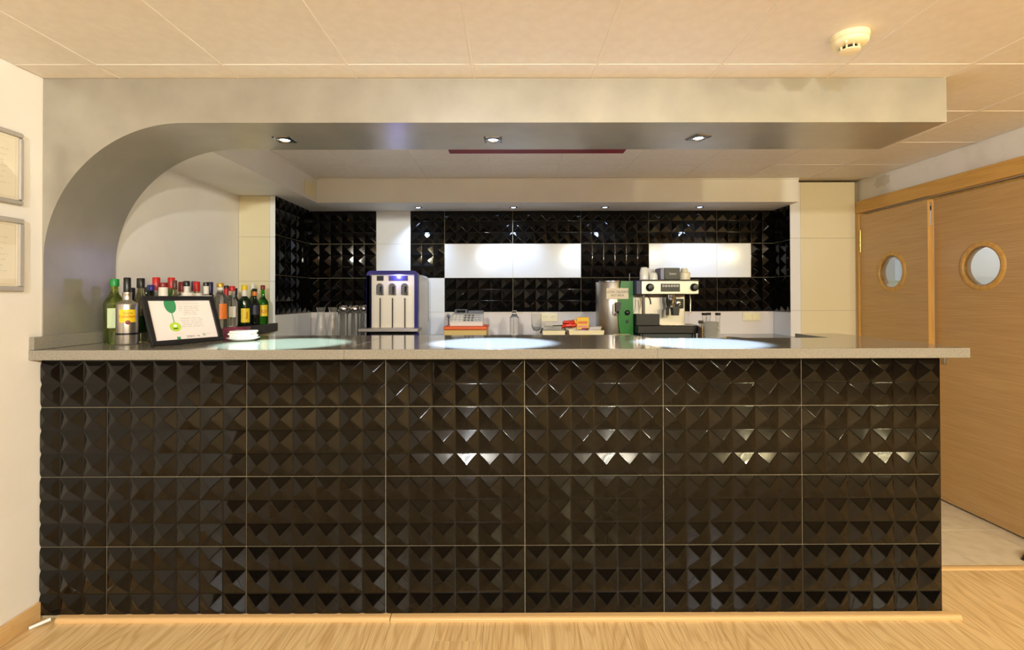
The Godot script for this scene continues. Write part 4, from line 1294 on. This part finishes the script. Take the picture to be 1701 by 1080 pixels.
	var sg := part(u, "sign", box(0.17, 0.084, 0.002, 0.0005), mat(c8(232, 216, 190), 0.6), Vector3(0.01, 0.352, 0.13))
	part(sg, "lettering", bent_text("LECHE CALIENTE", 0.024, 0.0, 0.0), M.black, Vector3(0, 0.012, 0.0014))
	part(sg, "lettering", bent_text("HOT MILK", 0.022, 0.0, 0.0), M.black, Vector3(0, -0.014, 0.0014))
	solo("drip_dish", MB.new().cbox(Vector3(0.13, 0.05, 0.07), 0.006).mesh(), M.plastic_old, "cream plastic dish in front of the milk urn", "dish", Vector3(0.82, W + 0.0255, -3.66))
	coffee_machine(W)
	# stack of saucers, spoon holder, small glasses
	for k in 12:
		solo("saucer", saucer_mesh(), M.china, "cream saucer in the tall stack beside the coffee machine", "saucer", Vector3(1.508, W + 0.0112 * k, -3.735), Vector3.ZERO, "saucers stacked by the coffee machine")
	for k in 3:
		var t := thing("shot_glass", "small glass with dark rim standing on the saucer stack", "glass", Vector3(1.46 + 0.05 * k, W + 0.1365, -3.735 + [0.02, -0.03, 0.025][k]), 0.0, "small glasses on the saucer stack")
		part(t, "cup", MB.new().lathe([Vector2(0, 0.002), Vector2(0.014, 0.0), Vector2(0.018, 0.05), Vector2(0.0165, 0.05), Vector2(0.0125, 0.005), Vector2(0, 0.005)], 20).mesh(), M.clear)
		part(t, "rim", MB.new().lathe([Vector2(0.0185, 0.05), Vector2(0.0195, 0.052), Vector2(0.0195, 0.068), Vector2(0.0, 0.069)], 20).mesh(), M.black)
	var sh := thing("spoon_holder", "perforated chrome spoon holder between coffee machine and saucers", "spoon holder", Vector3(1.413, W, -3.66))
	part(sh, "cup", MB.new().lathe([Vector2(0, 0.0), Vector2(0.021, 0.0), Vector2(0.023, 0.004), Vector2(0.023, 0.1), Vector2(0.025, 0.103), Vector2(0.022, 0.103), Vector2(0.021, 0.006), Vector2(0, 0.006)], 24).mesh(), M.steel)
	for i in 6:
		for j in 9:
			part(sh, "hole", MB.new().lathe([Vector2(0.0024, 0.0), Vector2(0.0024, 0.0006), Vector2(0, 0.0007)], 8).turn(Basis(Vector3.UP, (j - 4) * 0.32) * Basis(Vector3.RIGHT, PI / 2)).mesh(), M.black, Vector3(sin((j - 4) * 0.32), 0, cos((j - 4) * 0.32)) * 0.0229 + Vector3(0, 0.015 + 0.014 * i, 0))
	for k in 3:
		var sp := thing("teaspoon", "steel teaspoon standing in the chrome holder", "spoon", Vector3(1.406 + 0.007 * k, W + 0.0065, -3.662 + 0.004 * k), 0.0, "teaspoons in the holder")
		part(sp, "handle", MB.new().tube([Vector3(0, 0, 0), Vector3(0.004 * (k - 1), 0.12, -0.004)], 0.0022, 6).mesh(), M.steel)
		part(sp, "bowl", MB.new().lathe([Vector2(0, -0.014), Vector2(0.006, -0.008), Vector2(0.008, 0.0), Vector2(0.006, 0.009), Vector2(0, 0.014)], 12).turn(Basis.from_scale(Vector3(1, 1, 0.35))).mesh(), M.steel, Vector3(0.004 * (k - 1), 0.132, -0.004))
	solo("lemon", MB.new().lathe([Vector2(0, -0.021), Vector2(0.004, -0.017), Vector2(0.013, -0.009), Vector2(0.0155, 0), Vector2(0.013, 0.009), Vector2(0.004, 0.017), Vector2(0, 0.021)], 20).turn(Basis(Vector3.BACK, PI / 2)).mesh(), mat(c8(224, 196, 70), 0.45), "small yellow lemon lying beside the saucer stack", "lemon", Vector3(1.622, W + 0.0158, -3.7))

func saucer_mesh() -> ArrayMesh:
	if not M.has("saucer_shape"):
		M.saucer_shape = MB.new().lathe([Vector2(0, 0.003), Vector2(0.036, 0.003), Vector2(0.038, 0.0), Vector2(0.044, 0.0), Vector2(0.074, 0.0105), Vector2(0.0765, 0.0118), Vector2(0.074, 0.0128), Vector2(0.044, 0.0055), Vector2(0, 0.0055)], 32).mesh()
	return M.saucer_shape

func outer_plate(hw: float, hh: float, rr: float) -> PackedVector2Array:
	var p := PackedVector2Array()
	for q in [1, -1]:
		for k in 7:
			var a: float = PI / 2 * k / 6.0 + (0.0 if q > 0 else PI / 2)
			p.append(Vector2(q * (hw - rr) + rr * cos(a), hh - rr + rr * sin(a)))
	p.append(Vector2(-hw, 0.0))
	p.append(Vector2(hw, 0.0))
	return p

func tap_outline() -> PackedVector2Array:
	var p := PackedVector2Array([Vector2(-0.026, -0.005), Vector2(0.026, -0.005), Vector2(0.026, 0.055)])
	for k in range(1, 8):
		var a := PI * k / 8.0
		p.append(Vector2(0.026 * cos(a), 0.055 + 0.026 * sin(a)))
	p.append(Vector2(-0.026, 0.055))
	return p

func coffee_machine(W: float) -> void:
	var m := thing("coffee_machine", "steel and black espresso machine with cups on top", "coffee machine", Vector3(1.186, W, -3.86))
	var dark := mat(c8(24, 21, 18), 0.35)
	var navy := mat(c8(46, 42, 84), 0.4)
	for x in [-0.2, 0.2]:
		for z in [-0.15, 0.12]:
			part(m, "foot", MB.new().lathe([Vector2(0, 0), Vector2(0.02, 0.0), Vector2(0.018, 0.05), Vector2(0, 0.05)], 16).mesh(), M.black, Vector3(x, 0, z))
	part(m, "underframe", span(-0.215, 0.215, 0.012, 0.0495, -0.18, 0.13, 0.003), mat(c8(50, 58, 56), 0.4))
	part(m, "drip_tray", span(-0.232, 0.232, 0.05, 0.108, -0.2, 0.16, 0.005), dark)
	part(m, "grate", span(-0.05, 0.225, 0.108, 0.114, -0.06, 0.15, 0.002), M.steel)
	part(m, "back_plate", span(-0.225, 0.185, 0.108, 0.345, -0.2, -0.02, 0.003), M.brushed)
	part(m, "splash_block", span(-0.232, -0.055, 0.108, 0.195, -0.02, 0.12, 0.004), dark)
	part(m, "side_panel", span(-0.236, -0.2, 0.345, 0.45, -0.22, 0.14, 0.004), navy)
	part(m, "top_panel", span(-0.199, 0.236, 0.345, 0.448, -0.22, 0.14, 0.005), M.brushed)
	part(m, "pillar", span(-0.18, -0.16, 0.108, 0.345, 0.07, 0.1, 0.003), mat(c8(96, 84, 72), 0.35))
	part(m, "cup_tray", span(-0.21, 0.236, 0.448, 0.456, -0.22, 0.142, 0.002), M.black)
	for x in [-0.135, 0.2]:
		part(m, "knob", MB.new().lathe([Vector2(0.03, 0.0), Vector2(0.029, 0.018), Vector2(0.021, 0.03), Vector2(0.019, 0.034), Vector2(0, 0.036)], 20).turn(Basis(Vector3.RIGHT, PI / 2)).mesh(), M.black, Vector3(x, 0.397, 0.14))
	var ds := part(m, "control_panel", span(-0.052, 0.092, 0.365, 0.425, 0.14, 0.144, 0.0015), dark)
	for k in 6:
		part(ds, "button", MB.new().lathe([Vector2(0.0088, 0.0), Vector2(0.008, 0.002), Vector2(0.0045, 0.002), Vector2(0.004, 0.001)], 16).turn(Basis(Vector3.RIGHT, PI / 2)).mesh(), M.white_plastic, Vector3(-0.034 + 0.0215 * k, 0.408, 0.144))
	# group, filter handle, steam pipes
	part(m, "group_head", MB.new().lathe([Vector2(0, 0.345), Vector2(0.04, 0.345), Vector2(0.042, 0.29), Vector2(0.036, 0.27), Vector2(0, 0.27)], 28, Vector3(0.05, 0, 0.05)).mesh(), M.chrome)
	part(m, "filter_holder", MB.new().lathe([Vector2(0, 0.27), Vector2(0.036, 0.268), Vector2(0.034, 0.245), Vector2(0.015, 0.235), Vector2(0, 0.235)], 28, Vector3(0.05, 0, 0.05)).mesh(), M.chrome)
	var hl := PackedVector2Array([Vector2(-0.019, 0.0), Vector2(0.021, 0.0), Vector2(0.027, 0.062), Vector2(-0.026, 0.062)])
	part(m, "filter_handle", MB.new().prism(hl, 0.085, 0.15).mesh(), M.black, Vector3(0.06, 0.185, 0))
	part(m, "filter_handle", box(0.022, 0.058, 0.03, 0.004), M.black, Vector3(0.016, 0.215, 0.08))
	part(m, "pump_box", span(0.1, 0.165, 0.235, 0.31, -0.02, 0.02, 0.006), mat(c8(30, 40, 28), 0.3))
	part(m, "gauge", MB.new().lathe([Vector2(0.018, 0.0), Vector2(0.018, 0.006), Vector2(0.012, 0.008), Vector2(0, 0.008)], 20).turn(Basis(Vector3.RIGHT, PI / 2)).mesh(), M.chrome, Vector3(0.122, 0.275, 0.02))
	part(m, "steam_pipe", MB.new().tube([Vector3(0.176, 0.345, 0.11), Vector3(0.178, 0.3, 0.125), Vector3(0.174, 0.2, 0.13)], 0.005, 8).mesh(), M.chrome)
	part(m, "steam_pipe", MB.new().tube([Vector3(-0.155, 0.345, 0.11), Vector3(-0.13, 0.31, 0.125), Vector3(-0.125, 0.27, 0.13)], 0.006, 8).mesh(), M.black)
	part(m, "steam_pipe", MB.new().tube([Vector3(-0.2, 0.345, 0.1), Vector3(-0.195, 0.28, 0.12), Vector3(-0.215, 0.215, 0.125)], 0.004, 8).mesh(), M.chrome)
	# hopper box with the maker's name
	var hop := part(m, "hopper_box", span(-0.02, 0.098, 0.456, 0.545, 0.04, 0.13, 0.004), dark)
	part(hop, "lettering", bent_text("Saeco", 0.02, 0.0, 0.0), M.white_plastic, Vector3(0.042, 0.5, 0.1306))
	part(hop, "side_cover", span(-0.05, -0.0205, 0.456, 0.545, -0.02, 0.13, 0.004), mat(c8(126, 126, 150), 0.35))
	part(m, "cup_rail", MB.new().tube([Vector3(-0.205, 0.52, -0.2), Vector3(-0.205, 0.52, 0.135)], 0.003, 8).mesh(), M.chrome)
	for x in [[-0.205, 0.135], [-0.205, -0.2]]:
		part(m, "rail_post", MB.new().tube([Vector3(x[0], 0.456, x[1]), Vector3(x[0], 0.52, x[1])], 0.003, 8).mesh(), M.chrome)
	# cups on the warming tray, upside down
	var spots := [[-0.163, 0.085, 0], [-0.125, 0.0, 0], [-0.09, 0.08, 1], [-0.055, -0.1, 0], [0.035, -0.1, 0], [0.125, -0.1, 0], [0.145, 0.09, 2], [0.185, -0.03, 0]]
	for s in spots:
		var kind: int = s[2]
		var h: float = [0.095, 0.055, 0.06][kind]
		var t := thing("cup", ["white cup upside down on top of the espresso machine", "small white cup with tan mark on top of the espresso machine", "cream cup stack with knob shaped top beside the machine nameplate"][kind], "cup", Vector3(1.186 + s[0], W + 0.4565, -3.86 + s[1]), PI / 2 if kind == 1 else 0.0, "cups on the espresso machine" if kind == 0 else "")
		if kind == 2:
			part(t, "cup_body", MB.new().lathe([Vector2(0.042, 0.0), Vector2(0.042, 0.05), Vector2(0.036, 0.056), Vector2(0.023, 0.057), Vector2(0.024, 0.075), Vector2(0.02, 0.08), Vector2(0, 0.081)], 28).mesh(), mat(c8(232, 222, 190), 0.2))
			part(t, "ring", MB.new().lathe([Vector2(0.0425, 0.024), Vector2(0.0435, 0.025), Vector2(0.0425, 0.026)], 28).mesh(), M.china)
		else:
			part(t, "cup_body", MB.new().lathe([Vector2(0.031, 0.0), Vector2(0.033, 0.002), Vector2(0.032, h * 0.6), Vector2(0.025, h * 0.93), Vector2(0.021, h), Vector2(0, h)], 28).mesh(), M.china)
			part(t, "handle", MB.new().tube([Vector3(0.03, h * 0.25, 0), Vector3(0.045, h * 0.35, 0), Vector3(0.045, h * 0.6, 0), Vector3(0.028, h * 0.75, 0)], 0.004, 8).mesh(), M.china)
			if kind == 1:
				part(t, "printed_mark", MB.new().lathe([Vector2(0.0331, 0.014), Vector2(0.0332, 0.034)], 8, Vector3.ZERO, 0.9, -0.6).mesh(), mat(c8(206, 156, 88), 0.4))

func make_small() -> void:
	# sockets on the rear wall
	var s := thing("wall_socket", "round wall socket with plug and cord beside the till", "socket", Vector3(-0.544, 1.213, -4.3425))
	part(s, "plate", MB.new().lathe([Vector2(0.026, 0), Vector2(0.025, 0.006), Vector2(0, 0.006)], 24).turn(Basis(Vector3.RIGHT, PI / 2)).mesh(), M.steel)
	part(s, "plug", MB.new().lathe([Vector2(0.016, 0.006), Vector2(0.014, 0.03), Vector2(0, 0.03)], 20).turn(Basis(Vector3.RIGHT, PI / 2)).mesh(), M.grey_plastic)
	part(s, "cord", MB.new().tube([Vector3(0, 0, 0.028), Vector3(0.001, -0.03, 0.034), Vector3(0.003, -0.16, 0.03)], 0.003, 8).mesh(), M.black)
	var d := thing("wall_socket", "beige double wall socket behind the small basket", "socket", Vector3(0.338, 1.2, -4.3425))
	part(d, "plate", box(0.155, 0.075, 0.007, 0.003), M.plastic_old, Vector3(0, 0, 0.0035))
	for k in [-1, 1]:
		part(d, "outlet", MB.new().lathe([Vector2(0.021, 0.007), Vector2(0.02, 0.0085), Vector2(0, 0.0085)], 20).turn(Basis(Vector3.RIGHT, PI / 2)).mesh(), M.plastic_old, Vector3(k * 0.036, 0.005, 0))
		for q in [-1, 1]:
			part(d, "contact", box(0.005, 0.005, 0.002, 0.0), M.black, Vector3(k * 0.036 + q * 0.009, 0.005, 0.009))
	var w := thing("wall_switch", "cream blank switch plate low on the tiles right of the saucers", "switch plate", Vector3(2.12, 1.2, -4.3425))
	part(w, "plate", box(0.155, 0.072, 0.008, 0.003), M.plastic_old, Vector3(0, 0, 0.004))
	part(w, "rocker", box(0.06, 0.05, 0.006, 0.002), M.plastic_old, Vector3(-0.034, 0, 0.009))
	part(w, "rocker", box(0.06, 0.05, 0.006, 0.002), M.plastic_old, Vector3(0.034, 0, 0.009))
	# short white pipe end at the foot of the bar
	solo("pipe_stub", MB.new().tube([Vector3(-0.024, 0.007, 0.035), Vector3(0.03, 0.02, -0.004)], 0.0068, 12).mesh(), M.white_plastic, "short white pipe stub lying in the corner at the foot of the bar", "pipe", Vector3(-1.975, 0.0, -2.1))
